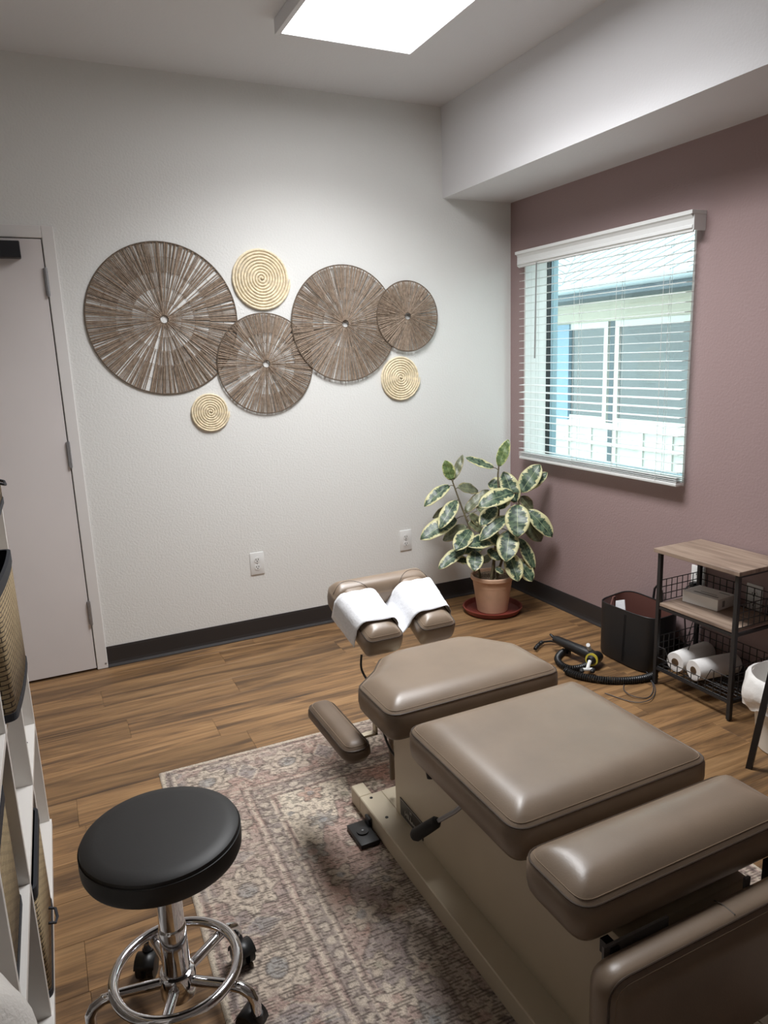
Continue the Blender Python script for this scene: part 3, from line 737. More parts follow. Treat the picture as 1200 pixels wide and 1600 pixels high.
# ---------------------------------------------------------------- wall outlets
def outlet(loc, axis, label):
    t = thing('wall_outlet', label, 'outlet', loc, 0 if axis == 'y' else math.radians(-90), 'white duplex wall outlets')
    MB().box((-0.04, -0.006, -0.064), (0.04, 0.0, 0.064), 0.003, 2).build('cover_plate', 'plastic_white', t)
    for zc in (0.021, -0.021):
        m = MB(); m.tube([(0, -0.0055, zc), (0, -0.0085, zc)], 0.0165, 20)
        f_ = m.build('socket', 'plastic_white', t)
        s = MB()
        for dx in (-0.0065, 0.0065): s.box((dx-0.0014, -0.0094, zc-0.001), (dx+0.0014, -0.0084, zc+0.008))
        s.tube([(0, -0.0084, zc-0.0075), (0, -0.0094, zc-0.0075)], 0.003, 10)
        s.build('slots', 'dark_slot', f_, smooth=None)
    MB().tube([(0, -0.0058, 0), (0, -0.0072, 0)], 0.003, 10).build('screw', 'steel', t)
    return t
outlet((-1.7225, 0, 0.433), 'y', 'white duplex outlet on white wall between door and headrest')
outlet((-0.783, 0, 0.431), 'y', 'white duplex outlet on white wall next to the plant')
outlet((0, -1.515, 0.455), 'x', 'white outlet on mauve wall with a black plug in it')
outlet((0, -1.815, 0.447), 'x', 'white outlet on mauve wall behind wire side of shelf')
pl = thing('power_plug', 'black power plug and cord in outlet above the white box', 'plug', (-0.012, -1.515, 0.434))
P(MB().box((-0.05, -1.53, 0.422), (-0.0096, -1.50, 0.446), 0.006, 2).build('plug_body', 'black_plastic'), pl)
P(MB().tube([(-0.05, -1.515, 0.434), (-0.075, -1.515, 0.43), (-0.09, -1.514, 0.41), (-0.088, -1.512, 0.36), (-0.06, -1.508, 0.2), (-0.05, -1.505, 0.006)], 0.0035, 7).build('cord', 'black_plastic'), pl)

# ================================================================ RUBBER PLANT
PX, PY = -0.372, -0.335
sa = thing('plant_saucer', 'dark red plastic saucer under the potted plant', 'saucer', (PX, PY, 0))
MB().lathe([(0.0, 0.0), (0.15, 0.0), (0.165, 0.006), (0.176, 0.03), (0.18, 0.032), (0.18, 0.036), (0.172, 0.036), (0.160, 0.011), (0.15, 0.007), (0.0, 0.007)], 48).build('dish', 'saucer_red', sa)
plant = thing('potted_rubber_plant', 'variegated rubber plant in a terracotta pot in the corner', 'potted plant', (PX, PY, 0.0075))
MB().lathe([(0.0, 0.0), (0.088, 0.0), (0.092, 0.004), (0.119, 0.195), (0.127, 0.2), (0.131, 0.205), (0.131, 0.222), (0.127, 0.226), (0.120, 0.226), (0.117, 0.215), (0.115, 0.16), (0.0, 0.16)], 48).build('pot', 'terracotta', plant)
nz = MB(); gn = 26; V = []; Fc = []
for i in range(9):
    for k in range(gn):
        r = 0.1145*i/8; V.append((r*math.cos(k*2*math.pi/gn), r*math.sin(k*2*math.pi/gn), 0.208+(random.uniform(-0.006, 0.006) if i < 8 else 0)))
for i in range(8):
    for k in range(gn): Fc.append((i*gn+k, i*gn+(k+1) % gn, (i+1)*gn+(k+1) % gn, (i+1)*gn+k))
nz.add(V, Fc); nz.build('soil', 'soil', plant)
PDEP = (Vector((PX, PY, 0.5))-CAM).dot(CF)
def crop(X, Y, off=0.0): return unproj(630+X/4.615, 670+Y/4.615, PDEP-off)
def to_pl(p): return p-Vector((PX, PY, 0.0075))
stems = [[(560, 1035, 0.0), (520, 870, 0.0), (470, 690, 0.0), (420, 560, 0.0), (350, 365, 0.0)],
         [(630, 1030, 0.02), (665, 850, 0.03), (685, 700, 0.04), (690, 560, 0.05), (683, 330, 0.05), (690, 265, 0.05)],
         [(660, 1030, 0.0), (760, 800, 0.02), (830, 600, 0.03), (838, 450, 0.03), (850, 440, 0.03)],
         [(650, 1020, -0.02), (660, 940, -0.03)]]
for s in stems:
    pts = [to_pl(crop(*q)) for q in s]; pts[0].z = 0.185
    P0 = []
    for i in range(len(pts)-1):
        for k in range(5): P0.append(pts[i].lerp(pts[i+1], k/5))
    P0.append(pts[-1])
    MB().tube(P0, [0.0085-0.0045*i/len(P0) for i in range(len(P0))], 8).build('stem', 'stem', plant)
LEAVES = [  # base X,Y, tip X,Y, width, depth at base, depth at tip, material, droop
 (690,270,758,78,78,.05,.06,'y',.02),(652,280,448,206,62,.05,.06,'v',-.03),(352,368,300,228,84,.0,.03,'y',.0),(362,365,430,188,56,.0,-.02,'u',.0),
 (332,410,152,562,88,.0,.05,'v',.10),(395,425,540,450,92,-.02,-.10,'u',.05),(385,518,262,722,100,.02,.10,'v',.08),(378,545,213,645,60,-.02,-.05,'u',.06),
 (382,650,125,800,128,.0,.06,'v',.08),(460,705,288,806,96,-.03,-.08,'u',.06),(484,732,378,880,118,.03,.13,'v',.05),(450,858,255,1012,88,.02,.09,'v',.08),
 (447,598,616,440,80,-.04,-.06,'u',.04),(735,420,612,395,112,.0,-.04,'v',.08),(812,530,722,310,122,.04,.0,'v',.05),(850,455,988,258,132,.04,.05,'v',.03),
 (862,447,1040,315,86,.03,.03,'v',-.03),(796,462,542,562,128,.09,.14,'v',.10),(752,470,690,582,92,.06,.10,'v',.03),(668,565,558,700,104,.05,.10,'v',.06),
 (748,632,552,808,96,.08,.13,'v',.09),(822,548,826,782,158,.10,.17,'v',.05),(900,588,1074,782,112,.03,.06,'v',.10),(870,640,995,812,128,.0,-.01,'u',.06),
 (848,490,930,590,84,.01,-.02,'u',.05),(662,800,462,845,112,.05,.12,'v',.06),(610,740,700,845,88,.04,.08,'v',.05),(768,735,740,958,142,.09,.17,'v',.05),
 (835,790,945,1015,78,.05,.07,'v',.10),(762,900,830,1100,118,.08,.14,'v',.05),(818,942,932,1100,104,.05,.08,'v',.07),(520,880,515,1028,110,.06,.13,'v',.04),
 (482,960,372,942,60,.02,.04,'v',.04),(575,860,412,890,78,.0,.02,'v',.04),(610,870,705,945,78,.03,.05,'v',.04),(478,612,565,705,64,.0,-.04,'u',.03),
 (472,670,575,745,68,.0,-.03,'u',.03),(535,590,615,560,92,-.02,-.06,'u',.03),(668,1000,722,1045,44,.02,.05,'v',.02),(640,920,560,960,60,-.02,-.04,'u',.02)]
for (bx, by, tx, ty, wd, d0, d1, mt, droop) in LEAVES:
    b0 = to_pl(crop(bx, by, d0)); t0 = to_pl(crop(tx, ty, d1)); ax = t0-b0; L_ = ax.length; ax.normalize()
    tc_ = (CAM-(b0+t0)/2-Vector((PX, PY, 0))).normalized()
    nrm = (tc_*0.75+Vector((0, 0, 0.55))); nrm = (nrm-ax*nrm.dot(ax)).normalized(); side = ax.cross(nrm)
    hw = wd/4.615*PDEP/F_PX/2*1.1
    V = []; UVs = []; nl, nw = 12, 8; Fc = []
    for i in range(nl+1):
        s = i/nl; prof_ = max(0.0, math.sin(math.pi*min(1, s*0.97+0.015)**0.92))**0.55
        if s > 0.9: prof_ *= 1-(s-0.9)*6*(1 if s < 1 else 0.9)
        prof_ = max(prof_, 0.012)
        for k in range(nw+1):
            q = 2*k/nw-1
            pos = b0+ax*(L_*s)+side*(hw*prof_*q)+nrm*(0.16*hw*abs(q)**1.5*prof_+droop*L_*4*s*(1-s)*0.8 - 0.0) 
            pos += nrm*0.0025*math.sin(s*17+q*2+bx)
            V.append(pos); UVs.append((k/nw, s))
    for i in range(nl):
        for k in range(nw): Fc.append((i*(nw+1)+k, i*(nw+1)+k+1, (i+1)*(nw+1)+k+1, (i+1)*(nw+1)+k))
    me = bpy.data.meshes.new('leaf'); me.from_pydata([tuple(p) for p in V], [], Fc)
    ul = me.uv_layers.new(name='UVMap')
    for lp in me.loops: ul.data[lp.index].uv = UVs[lp.vertex_index]
    me.shade_smooth(); me.materials.append(M[{'v': 'leaf_variegated', 'y': 'leaf_young', 'u': 'leaf_underside'}[mt]])
    o = bpy.data.objects.new('leaf', me); COL.objects.link(o); o.parent = plant
    sd = o.modifiers.new('thickness', 'SOLIDIFY'); sd.thickness = 0.0012; sd.offset = 0
    # petiole to the nearest stem point
    best = min(((to_pl(crop(*q))-b0).length, i, j) for i, s in enumerate(stems) for j, q in enumerate(s))
    pts = [to_pl(crop(*q)) for q in stems[best[1]]]; pts[0].z = 0.185
    cand = []
    for i in range(len(pts)-1):
        for k in range(9): cand.append(pts[i].lerp(pts[i+1], k/8))
    tgt = min(cand, key=lambda p: (p-(b0-ax*0.02-Vector((0, 0, 0.01)))).length)
    if (tgt-b0).length > 0.004:
        po = MB().tube([tgt, tgt.lerp(b0, 0.5)+Vector((0, 0, 0.004)), b0+ax*0.004], 0.0024, 6).build('petiole', 'stem', o)

# ================================================================ TREATMENT TABLE
TX = -1.638
tb = thing('treatment_table', 'taupe leather chiropractic treatment table with beige metal base on the rug', 'treatment table', (TX, -2.35, 0.008))
RZ = 0.0085
def T(mb, name, mat, par=tb, **k):
    o = mb.build(name, mat, None, **k)
    if par is tb: P(o, tb)
    else: o.parent = par
    return o
# base rails and plates
for s in (-1, 1):
    xo = TX+s*0.262; xi = TX+s*0.18
    T(MB().box((min(xo, xi), -3.08, RZ), (max(xo, xi), -1.785, 0.072), 0.003).box((min(xo, xo-s*0.047), -1.785, RZ), (max(xo, xo-s*0.047), -1.71, 0.072), 0.003), 'base_rail', 'enamel_beige', smooth=None)
T(MB().box((TX-0.18, -1.95, 0.05), (TX+0.18, -1.785, 0.0712), 0.001), 'base_plate', 'enamel_beige', smooth=None)
T(MB().box((TX-0.18, -3.08, RZ), (TX+0.18, -2.92, 0.0712), 0.001), 'base_plate', 'enamel_beige', smooth=None)
for sx in (-0.229, 0.229):
    for yy in (-1.809, -1.93):
        T(MB().tube([(TX+sx, yy, 0.0715), (TX+sx, yy, 0.0735)], 0.0055, 10), 'bolt', 'dark_slot')
# pedestal body
pd = T(MB().box((TX-0.184, -2.92, 0.06), (TX+0.184, -1.905, 0.40), 0.006, 2), 'pedestal', 'enamel_beige')
T(MB().box((TX-0.17, -2.90, 0.40), (TX+0.17, -2.05, 0.462), 0.004), 'pedestal_top', 'enamel_beige', smooth=None)
T(MB().box((TX-0.180, -2.10, 0.25), (TX+0.18, -1.909, 0.475), 0.004), 'front_column', 'enamel_beige', smooth=None)
# nameplate
npo = T(MB().box((TX-0.1866, -2.098, 0.078), (TX-0.1838, -1.945, 0.142), 0.004, 2), 'nameplate', 'nameplate_black', smooth=None)
def text_part(txt, size, loc, rot, parent, mat, thick=0.0004, inv=None, name='lettering'):
    cu = bpy.data.curves.new(name, 'FONT'); cu.body = txt; cu.size = size; cu.align_x = 'CENTER'; cu.align_y = 'CENTER'; cu.extrude = thick
    ob = bpy.data.objects.new(name, cu); COL.objects.link(ob)
    me = bpy.data.meshes.new_from_object(ob.evaluated_get(bpy.context.evaluated_depsgraph_get()))
    bpy.data.objects.remove(ob); me.materials.clear(); me.materials.append(M[mat])
    o = bpy.data.objects.new(name, me); COL.objects.link(o)
    o.matrix_world = Matrix.Translation(loc) @ rot
    o.parent = parent
    return o
RotL = Matrix(((0, 0, -1, 0), (-1, 0, 0, 0), (0, 1, 0, 0), (0, 0, 0, 1)))     # faces -x, reads towards -y
text_part('HILL', 0.026, (TX-0.1868, -2.003, 0.102), RotL, npo, 'lettering')
for o_, sz, yz in (('H', 0.016, (-2.02, 0.126)), ('Laboratories', 0.017, (-2.058, 0.0975))):
    text_part(o_, sz, (TX-0.1868, yz[0], yz[1]), RotL, npo, 'lettering')
m = MB(); X_ = TX-0.1872
for za, zb_ in ((0.0805, 0.0815), (0.1385, 0.1395)): m.box((X_, -2.094, za), (X_+0.001, -1.949, zb_))
for ya, yb in ((-2.0945, -2.0935), (-1.9495, -1.9485)): m.box((X_, ya, 0.0805), (X_+0.001, yb, 0.1395))
o = m.build('border_line', 'lettering', npo, smooth=None)
# lever
lv = T(MB().tube([(TX-0.17, -2.375, 0.395), (-1.85, -2.335, 0.335), (-1.885, -2.292, 0.288)], 0.0065, 10), 'lever_rod', 'steel')
T(MB().tube([(-1.880, -2.298, 0.294), (-1.884, -2.293, 0.289), (-1.90, -2.278, 0.27), (-1.928, -2.252, 0.238), (-1.933, -2.247, 0.232)], [0.010, 0.0165, 0.0175, 0.0185, 0.013], 14), 'lever_grip', 'black_rubber')
T(MB().tube([(-1.845, -2.18, 0.43), (-1.845, -2.20, 0.36)], [0.017, 0.013], 12), 'release_knob', 'black_rubber')
# pads
def rect(x0, x1, y0, y1): return [(x0, y0), (x1, y0), (x1, y1), (x0, y1)]
def pad_under(x0, x1, y0, y1, z0, z1): T(MB().box((x0, y0, z0), (x1, y1, z1), 0.003), 'pad_board', 'black_plastic', smooth=None)
cushion_to_tb = lambda o: P(o, tb)
chest = round_poly([(-1.958, -2.172), (-1.352, -2.172), (-1.352, -1.945), (-1.455, -1.80), (-1.515, -1.775), (-1.755, -1.775), (-1.815, -1.80), (-1.868, -1.87), (-1.958, -1.95)], [0.05, 0.05, 0.05, 0.05, 0.04, 0.04, 0.05, 0.03, 0.04])
cushion_to_tb(cushion('chest_cushion', chest, 0.475, 0.562, 0.582, 'taupe_leather', None, fil=0.085, crown=0.014))
pad_under(-1.90, -1.41, -2.12, -1.96, 0.462, 0.476)
mid = round_poly(rect(-1.932, -1.342, -2.722, -2.212), 0.05)
cushion_to_tb(cushion('pelvic_cushion', mid, 0.455, 0.545, 0.566, 'taupe_leather', None, fil=0.085, crown=0.012))
pad_under(-1.87, -1.40, -2.66, -2.27, 0.445, 0.456)
leg = round_poly(rect(-1.945, -1.335, -2.945, -2.752), 0.05)
cushion_to_tb(cushion('leg_cushion', leg, 0.44, 0.527, 0.548, 'taupe_leather', None, fil=0.080, crown=0.014))
pad_under(-1.87, -1.40, -2.90, -2.79, 0.43, 0.441)
# folded-down foot section: cushion standing on edge
tf = Matrix.Translation((0, -2.965, 0)) @ Matrix(((1, 0, 0, 0), (0, 0, -1, 0), (0, 1, 0, 0), (0, 0, 0, 1)))   # outline (x, z) -> thickness along -y
foot = round_poly(rect(-1.955, -1.325, 0.165, 0.452), 0.05)
fo = cushion('foot_cushion', foot, 0.0, 0.062, 0.078, 'taupe_leather', None, fil=0.05, crown=0.004, tf=tf)
cushion_to_tb(fo)
MB().tube([(TX+0.012, -2.972, 0.4485), (TX+0.012, -2.99, 0.4535), (TX+0.012, -3.02, 0.453)], 0.0016, 6).build('centre_seam', 'seam_dark', fo)
# foot bracket with slot
m = MB(); yb_ = -2.958
m.box((-1.90, yb_, 0.36), (-1.50, yb_+0.006, 0.412)); m.box((-1.90, yb_, 0.412), (-1.735, yb_+0.006, 0.445)); m.box((-1.515, yb_, 0.412), (-1.50, yb_+0.006, 0.445))
T(m, 'slotted_bracket', 'sealant_grey', smooth=None)
T(MB().box((-1.885, -2.9635, 0.41), (-1.866, -2.93, 0.439)), 'hinge_block', 'black_plastic', smooth=None)
T(MB().box((-1.425, -2.962, 0.36), (-1.395, -2.93, 0.44)), 'hinge_block', 'black_plastic', smooth=None)
# armrest on the near side of the chest section, and its twin beyond
def armrest(sgn):
    ca = TX+sgn*0.362
    pl_ = round_poly([(ca-0.046, -2.05), (ca+0.046, -2.05), (ca+0.046, -1.70), (ca-0.046, -1.70)], 0.044)
    cushion_to_tb(cushion('armrest', pl_, 0.362, 0.412, 0.425, 'taupe_leather_dark', None, fil=0.034, crown=0.006))
    xb = TX+sgn*0.222
    T(MB().box((xb-0.004, -1.862, 0.332), (xb+0.004, -1.84, 0.476)).box((min(ca, xb)-0.004, -1.862, 0.332), (max(ca, xb)+0.004, -1.84, 0.34)).box((ca-0.012, -1.88, 0.34), (ca+0.012, -1.82, 0.364)), 'armrest_bracket', 'enamel_beige', smooth=None)
armrest(-1); armrest(1)
T(MB().tube(smoothpath([(TX-0.20, -1.885, 0.476), (TX-0.206, -1.88, 0.40), (TX-0.203, -1.88, 0.34), (TX-0.19, -1.89, 0.29), (TX-0.17, -1.90, 0.25), (TX-0.15, -1.895, 0.2)]), 0.0042, 8), 'hose', 'black_plastic')
T(MB().tube([(-1.795, -1.832, 0.135), (-1.795, -1.832, 0.478)], 0.009, 10), 'support_rod', 'taupe_leather_dark')
T(MB().box((TX-0.222, -1.90, 0.452), (TX-0.18, -1.86, 0.476), 0.004), 'latch_block', 'black_plastic', smooth=None)
# head section (tilted)
hb = Vector((-1.61, -1.665, 0.555)); ang = math.radians(21)
HT = Matrix.Translation(hb) @ Matrix.Rotation(ang, 4, 'X')
def hd_outline(s):      # one face cushion, x from centre gap outwards, y along head section
    a = [(s*0.034, 0.0), (s*0.182, 0.0), (s*0.198, 0.33), (s*0.050, 0.33)]
    return round_poly(a if s > 0 else list(reversed(a)), 0.03)
heads = []
for s in (-1, 1):
    o = cushion('face_cushion', hd_outline(s), -0.07, 0.012, 0.030, 'taupe_leather', None, fil=0.055, crown=0.010, tf=HT)
    cushion_to_tb(o); heads.append(o)
cb = round_poly([(-0.207, 0.25), (0.207, 0.25), (0.207, 0.356), (-0.207, 0.356)], [0.02, 0.02, 0.06, 0.06])
cushion_to_tb(cushion('crown_cushion', cb, -0.074, 0.016, 0.046, 'taupe_leather', None, fil=0.045, crown=0.0, tf=HT, seam=False))
hfc = HF['crown_cushion']
for s in (-1, 1):      # curved seams where crown meets the face cushions
    pts = []
    for k in range(15):
        q = k/14; x_ = s*(0.203-0.148*q); y_ = 0.285-0.032*q+0.045*math.sin(math.pi*q)
        pts.append(tuple(HT @ Vector((x_, y_, hfc(x_, y_)))))
    T(MB().tube(pts, 0.0014, 6), 'crown_seam', 'seam_dark')
T(MB().box((-0.15, 0.13, -0.085), (0.15, 0.31, -0.07), 0.003, mat=HT), 'head_board', 'black_plastic', smooth=None)
T(MB().box((TX-0.03, -1.94, 0.40), (TX+0.07, -1.55, 0.44), 0.004), 'head_arm', 'enamel_beige', smooth=None)
T(MB().tube(smoothpath([(-1.79, -1.60, 0.50), (-1.80, -1.62, 0.45), (-1.795, -1.70, 0.42), (-1.78, -1.80, 0.43)]), 0.0042, 8), 'hose', 'black_plastic')
# paper sheet over the face cushions
pp = thing('headrest_paper', 'white crinkled paper sheet draped over both face cushions of table', 'paper', tuple(hb))
prof_ = []
def hump(xa, xb, n=16):
    out = []
    for k in range(n+1):
        q = k/n; x_ = xa+(xb-xa)*q; e = min(q, 1-q)*abs(xb-xa)
        z_ = 0.047-0.034*max(0, 1-e/0.036)**2.2
        out.append((x_, z_))
    return out
L0 = [(-0.207, -0.062), (-0.205, -0.03), (-0.203, -0.005)]+hump(-0.202, -0.032)+[(-0.028, -0.004), (-0.018, -0.035), (-0.004, -0.052), (0.012, -0.035), (0.026, -0.006)]+hump(0.031, 0.203)+[(0.205, -0.005), (0.206, -0.02)]
V = []; Fc = []; nn = len(L0); ny = 15
for j in range(ny):
    q = j/(ny-1); y_ = 0.070+0.178*q
    for i, (x_, z_) in enumerate(L0):
        sx_ = 1.0+0.045*(q-0.5)*2
        j1 = 0.012*math.sin(i*0.5+1)*(1 if j in (0,) else 0)+0.006*math.sin(i*0.9)
        V.append(tuple(HT @ Vector((x_*sx_*1.0, y_+(0.004*math.sin(i*0.35) if j == 0 else 0), z_+0.0022*math.sin(i*1.3+j*0.8)*math.sin(j*1.7)*0.8+0.001))))
for j in range(ny-1):
    for i in range(nn-1): Fc.append((j*nn+i, j*nn+i+1, (j+1)*nn+i+1, (j+1)*nn+i))
po = MB().add(V, Fc).build('paper_sheet', 'paper_white', None, smooth=80); P(po, pp)
sd = po.modifiers.new('thickness', 'SOLIDIFY'); sd.thickness = 0.0008; sd.offset = 1
# foot pedal
fp = thing('foot_pedal', 'black foot pedal on the rug beside the table base', 'foot pedal', (-1.942, -1.902, 0.0085))
P(MB().box((-1.975, -1.962, 0.0085), (-1.908, -1.842, 0.026), 0.004, 2).build('pedal_plate', 'black_plastic'), fp)
P(MB().tube([(-1.942, -1.90, 0.026), (-1.942, -1.90, 0.031)], 0.02, 18).build('pedal_boss', 'black_rubber'), fp)
P(MB().tube([(-1.942, -1.90, 0.031), (-1.942, -1.90, 0.0325)], 0.0035, 10).build('screw', 'steel'), fp)
P(MB().box((-1.912, -1.885, 0.02), (-1.902, -1.85, 0.05), 0.002).build('pedal_arm', 'black_plastic'), fp)

# ================================================================ STOOL
SX, SY = -2.597, -2.30
st = thing('rolling_stool', 'round black padded stool on chrome five-legged base with foot ring', 'stool', (SX, SY, 0))
MB().lathe([(0.0, 0.4570), (0.166, 0.4570), (0.172, 0.4600), (0.1755, 0.4680), (0.1765, 0.4850), (0.1760, 0.5055), (0.1740, 0.5075), (0.1738, 0.5090), (0.172, 0.5160), (0.164, 0.5210), (0.14, 0.5240), (0.08, 0.5255), (0.0, 0.5260)], 72).build('seat', 'black_vinyl', st)
MB().tube([(0.1752*math.cos(k*math.pi/32), 0.1752*math.sin(k*math.pi/32), 0.5075) for k in range(64)], 0.0014, 6, closed=True).build('seat_piping', 'black_plastic', st)
MB().lathe([(0.0, 0.447), (0.07, 0.447), (0.07, 0.457), (0.0, 0.457)], 24).build('seat_plate', 'black_metal', st)
MB().lathe([(0.0, 0.10), (0.0315, 0.10), (0.0315, 0.262), (0.0305, 0.27), (0.029, 0.272), (0.029, 0.45), (0.0, 0.45)], 36).build('gas_column', 'chrome', st)
MB().lathe([(0.0, 0.082), (0.040, 0.082), (0.042, 0.087), (0.042, 0.138), (0.039, 0.146), (0.0325, 0.149), (0.0, 0.149)], 36).build('hub', 'chrome', st)
MB().tube([(0.142*math.cos(k*math.pi/36), 0.142*math.sin(k*math.pi/36), 0.150) for k in range(72)], 0.012, 14, closed=True).build('foot_ring', 'chrome', st)
for k, adeg in enumerate((104, 32, -40, -112, 176)):
    a = math.radians(adeg); c, s_ = math.cos(a), math.sin(a)
    pts = [(0.036, 0.122), (0.08, 0.126), (0.135, 0.131), (0.165, 0.129), (0.186, 0.117), (0.196, 0.098), (0.198, 0.07), (0.198, 0.056)]
    P3 = []
    for i in range(len(pts)-1):
        for q in range(3): P3.append((pts[i][0]+(pts[i+1][0]-pts[i][0])*q/3, pts[i][1]+(pts[i+1][1]-pts[i][1])*q/3))
    P3.append(pts[-1])
    lg = MB().tube([(r*c, r*s_, z) for r, z in P3], 0.0125, 12).build('leg', 'chrome', st)
    ca = a+(0.9, math.pi-0.3, 1.4, 0.4, -1.0)[k]; lift = 0.008 if k in (1, 2) else 0.0; t_ = Vector((math.cos(ca), math.sin(ca), 0)); ctr = Vector((0.198*c, 0.198*s_, 0.0302+lift))+Vector((-math.sin(ca), math.cos(ca), 0))*0.018
    wh = MB()
    for sg in (-1, 1): wh.tube([ctr+t_*sg*0.006, ctr+t_*sg*0.0065, ctr+t_*sg*0.022, ctr+t_*sg*0.0235], [0.024, 0.0295, 0.0295, 0.024], 24)
    wh.build('caster_wheels', 'black_plastic', lg)
    hood = []
    hd_ = Vector((-math.sin(ca), math.cos(ca), 0))
    hm = MB()
    V = []; Fc = []
    for i in range(9):
        an = math.radians(20+160*i/8)
        for w_ in (-0.0255, 0.0255):
            V.append(ctr+hd_*0.032*math.cos(an)+Vector((0, 0, 0.032*math.sin(an)))+t_*w_)
    for i in range(8): Fc.append((2*i, 2*i+1, 2*i+3, 2*i+2))
    hm.add(V, Fc); hm.tube([(0.198*c, 0.198*s_, 0.045), (0.198*c, 0.198*s_, 0.066)], 0.0145, 12)
    ho = hm.build('caster_hood', 'black_plastic', lg)
    sd = ho.modifiers.new('thickness', 'SOLIDIFY'); sd.thickness = 0.0015

# ================================================================ WIRE RACK WITH WOOD SHELVES
KX0, KX1, KY0, KY1 = -0.292, -0.02, -1.955, -1.535
KT = 0.656
rk = thing('storage_rack', 'small black metal rack with grey wood shelves and wire sides', 'shelf', ((KX0+KX1)/2, (KY0+KY1)/2, 0))
def K(mb, name, mat, **k): return P(mb.build(name, mat, None, **k), rk)
for xx in (KX0, KX1-0.018):
    for yy in (KY0, KY1-0.018):
        K(MB().box((xx, yy, 0.006), (xx+0.018, yy+0.018, KT-0.018), 0.001), 'leg', 'black_metal', smooth=None)
        K(MB().tube([(xx+0.009, yy+0.009, 0.0), (xx+0.009, yy+0.009, 0.007)], 0.008, 12), 'foot', 'black_rubber')
def board(z0, z1, name, e=0.0):
    mb_ = MB().box((-0.148, -0.222, 0), (0.148, 0.222, z1-z0), 0.0015)
    o = mb_.build(name, 'grey_wood', None, smooth=None); o.location = ((KX0+KX1)/2-0.003, (KY0+KY1)/2, z0); P(o, rk); return o
board(KT-0.018, KT, 'top_board')
o = MB().box((KX0+0.004, KY0+0.0185, 0.388), (KX1-0.004, KY1-0.0185, 0.402), 0.001).build('shelf_board', 'grey_wood', None, smooth=None); P(o, rk)
for z in (KT-0.026, 0.378, 0.082):
    m = MB()
    for yy in (KY0+0.003, KY1-0.015): m.box((KX0+0.018, yy, z-0.006), (KX1-0.018, yy+0.012, z+0.006))
    if z < 0.6:
        m.box((KX0+0.003, KY0+0.018, z-0.006), (KX0+0.015, KY1-0.018, z+0.006))
    m.box((KX1-0.015, KY0+0.018, z-0.006), (KX1-0.003, KY1-0.018, z+0.006))
    K(m, 'frame_bar', 'black_metal', smooth=None)
wr = 0.0021
def wire_panel(axis, c, a0, a1, z0, z1, na, nz_):
    m = MB()
    for i in range(nz_+1):
        z = z0+(z1-z0)*i/nz_
        m.tube([(c, a0, z), (c, a1, z)] if axis == 'x' else [(a0, c, z), (a1, c, z)], wr, 5)
    for i in range(na+1):
        a = a0+(a1-a0)*i/na
        m.tube([(c, a, z0), (c, a, z1)] if axis == 'x' else [(a, c, z0), (a, c, z1)], wr, 5)
    return K(m, 'wire_panel', 'black_metal', smooth=None)
wire_panel('y', KY1-0.009, KX0+0.018, KX1-0.018, 0.405, 0.505, 7, 3)
wire_panel('y', KY0+0.009, KX0+0.018, KX1-0.018, 0.405, 0.505, 7, 3)
wire_panel('x', KX1-0.009, KY0+0.018, KY1-0.018, 0.405, 0.505, 11, 3)
wire_panel('y', KY1-0.009, KX0+0.018, KX1-0.018, 0.095, 0.235, 7, 4)
wire_panel('y', KY0+0.009, KX0+0.018, KX1-0.018, 0.095, 0.235, 7, 4)
wire_panel('x', KX1-0.009, KY0+0.018, KY1-0.018, 0.095, 0.235, 11, 4)
# basket front with a dip, basket floor
m = MB(); xf = KX0+0.008
fy = [KY1-0.018, KY1-0.06, KY1-0.085, KY0+0.135, KY0+0.11, KY0+0.018]; fz = [0.19, 0.19, 0.135, 0.135, 0.19, 0.19]
m.tube([(xf, yy, z) for yy, z in zip(fy, fz)], 0.002, 6)
m.tube([(xf, KY0+0.018, 0.092), (xf, KY1-0.018, 0.092)], wr, 5); m.tube([(xf, KY0+0.018, 0.135), (xf, KY1-0.018, 0.135)], wr, 5)
for i in range(1, 10):
    yy = KY1-0.018+(KY0-KY1+0.036)*i/10; zt_ = float(np.interp(-yy, [-v_ for v_ in fy], fz)); m.tube([(xf, yy, 0.092), (xf, yy, zt_)], wr, 5)
K(m, 'basket_front', 'black_metal', smooth=None)
m = MB()
for i in range(1, 14): yy = KY0+0.018+(KY1-KY0-0.036)*i/14; m.tube([(KX0+0.01, yy, 0.092), (KX1-0.01, yy, 0.092)], wr, 5)
for i in range(1, 9): xx = KX0+0.01+(KX1-KX0-0.02)*i/9; m.tube([(xx, KY0+0.012, 0.092), (xx, KY1-0.012, 0.092)], wr, 5)
K(m, 'basket_floor', 'black_metal', smooth=None)
m = MB(); m.tube([(KX1-0.03, KY1-0.04, 0.38), (KX0+0.04, KY1-0.10, 0.095)], 0.002, 6); m.tube([(KX1-0.03, KY1-0.075, 0.38), (KX0+0.03, KY1-0.125, 0.095)], 0.002, 6)
K(m, 'brace_wire', 'black_metal', smooth=None)
# white box on the shelf
wb = thing('white_carton', 'flat white cardboard box on the middle shelf of the rack', 'box', (-0.115, -1.67, 0.4025), math.radians(6))
MB().box((-0.062, -0.088, 0.0), (0.062, 0.088, 0.052), 0.0015).build('carton_body', 'box_white', wb, smooth=None)
m = MB(); m.box((-0.04, -0.07, 0.0521), (-0.028, 0.05, 0.0524)); m.box((-0.015, -0.05, 0.0521), (-0.009, 0.03, 0.0524)); m.box((0.03, -0.08, 0.0521), (0.038, -0.03, 0.0524))
m.build('printed_strip', 'print_grey', wb, smooth=None)
m = MB(); m.box((-0.03, -0.0884, 0.012), (-0.012, -0.0881, 0.04)); m.build('printed_strip', 'print_grey', wb, smooth=None)
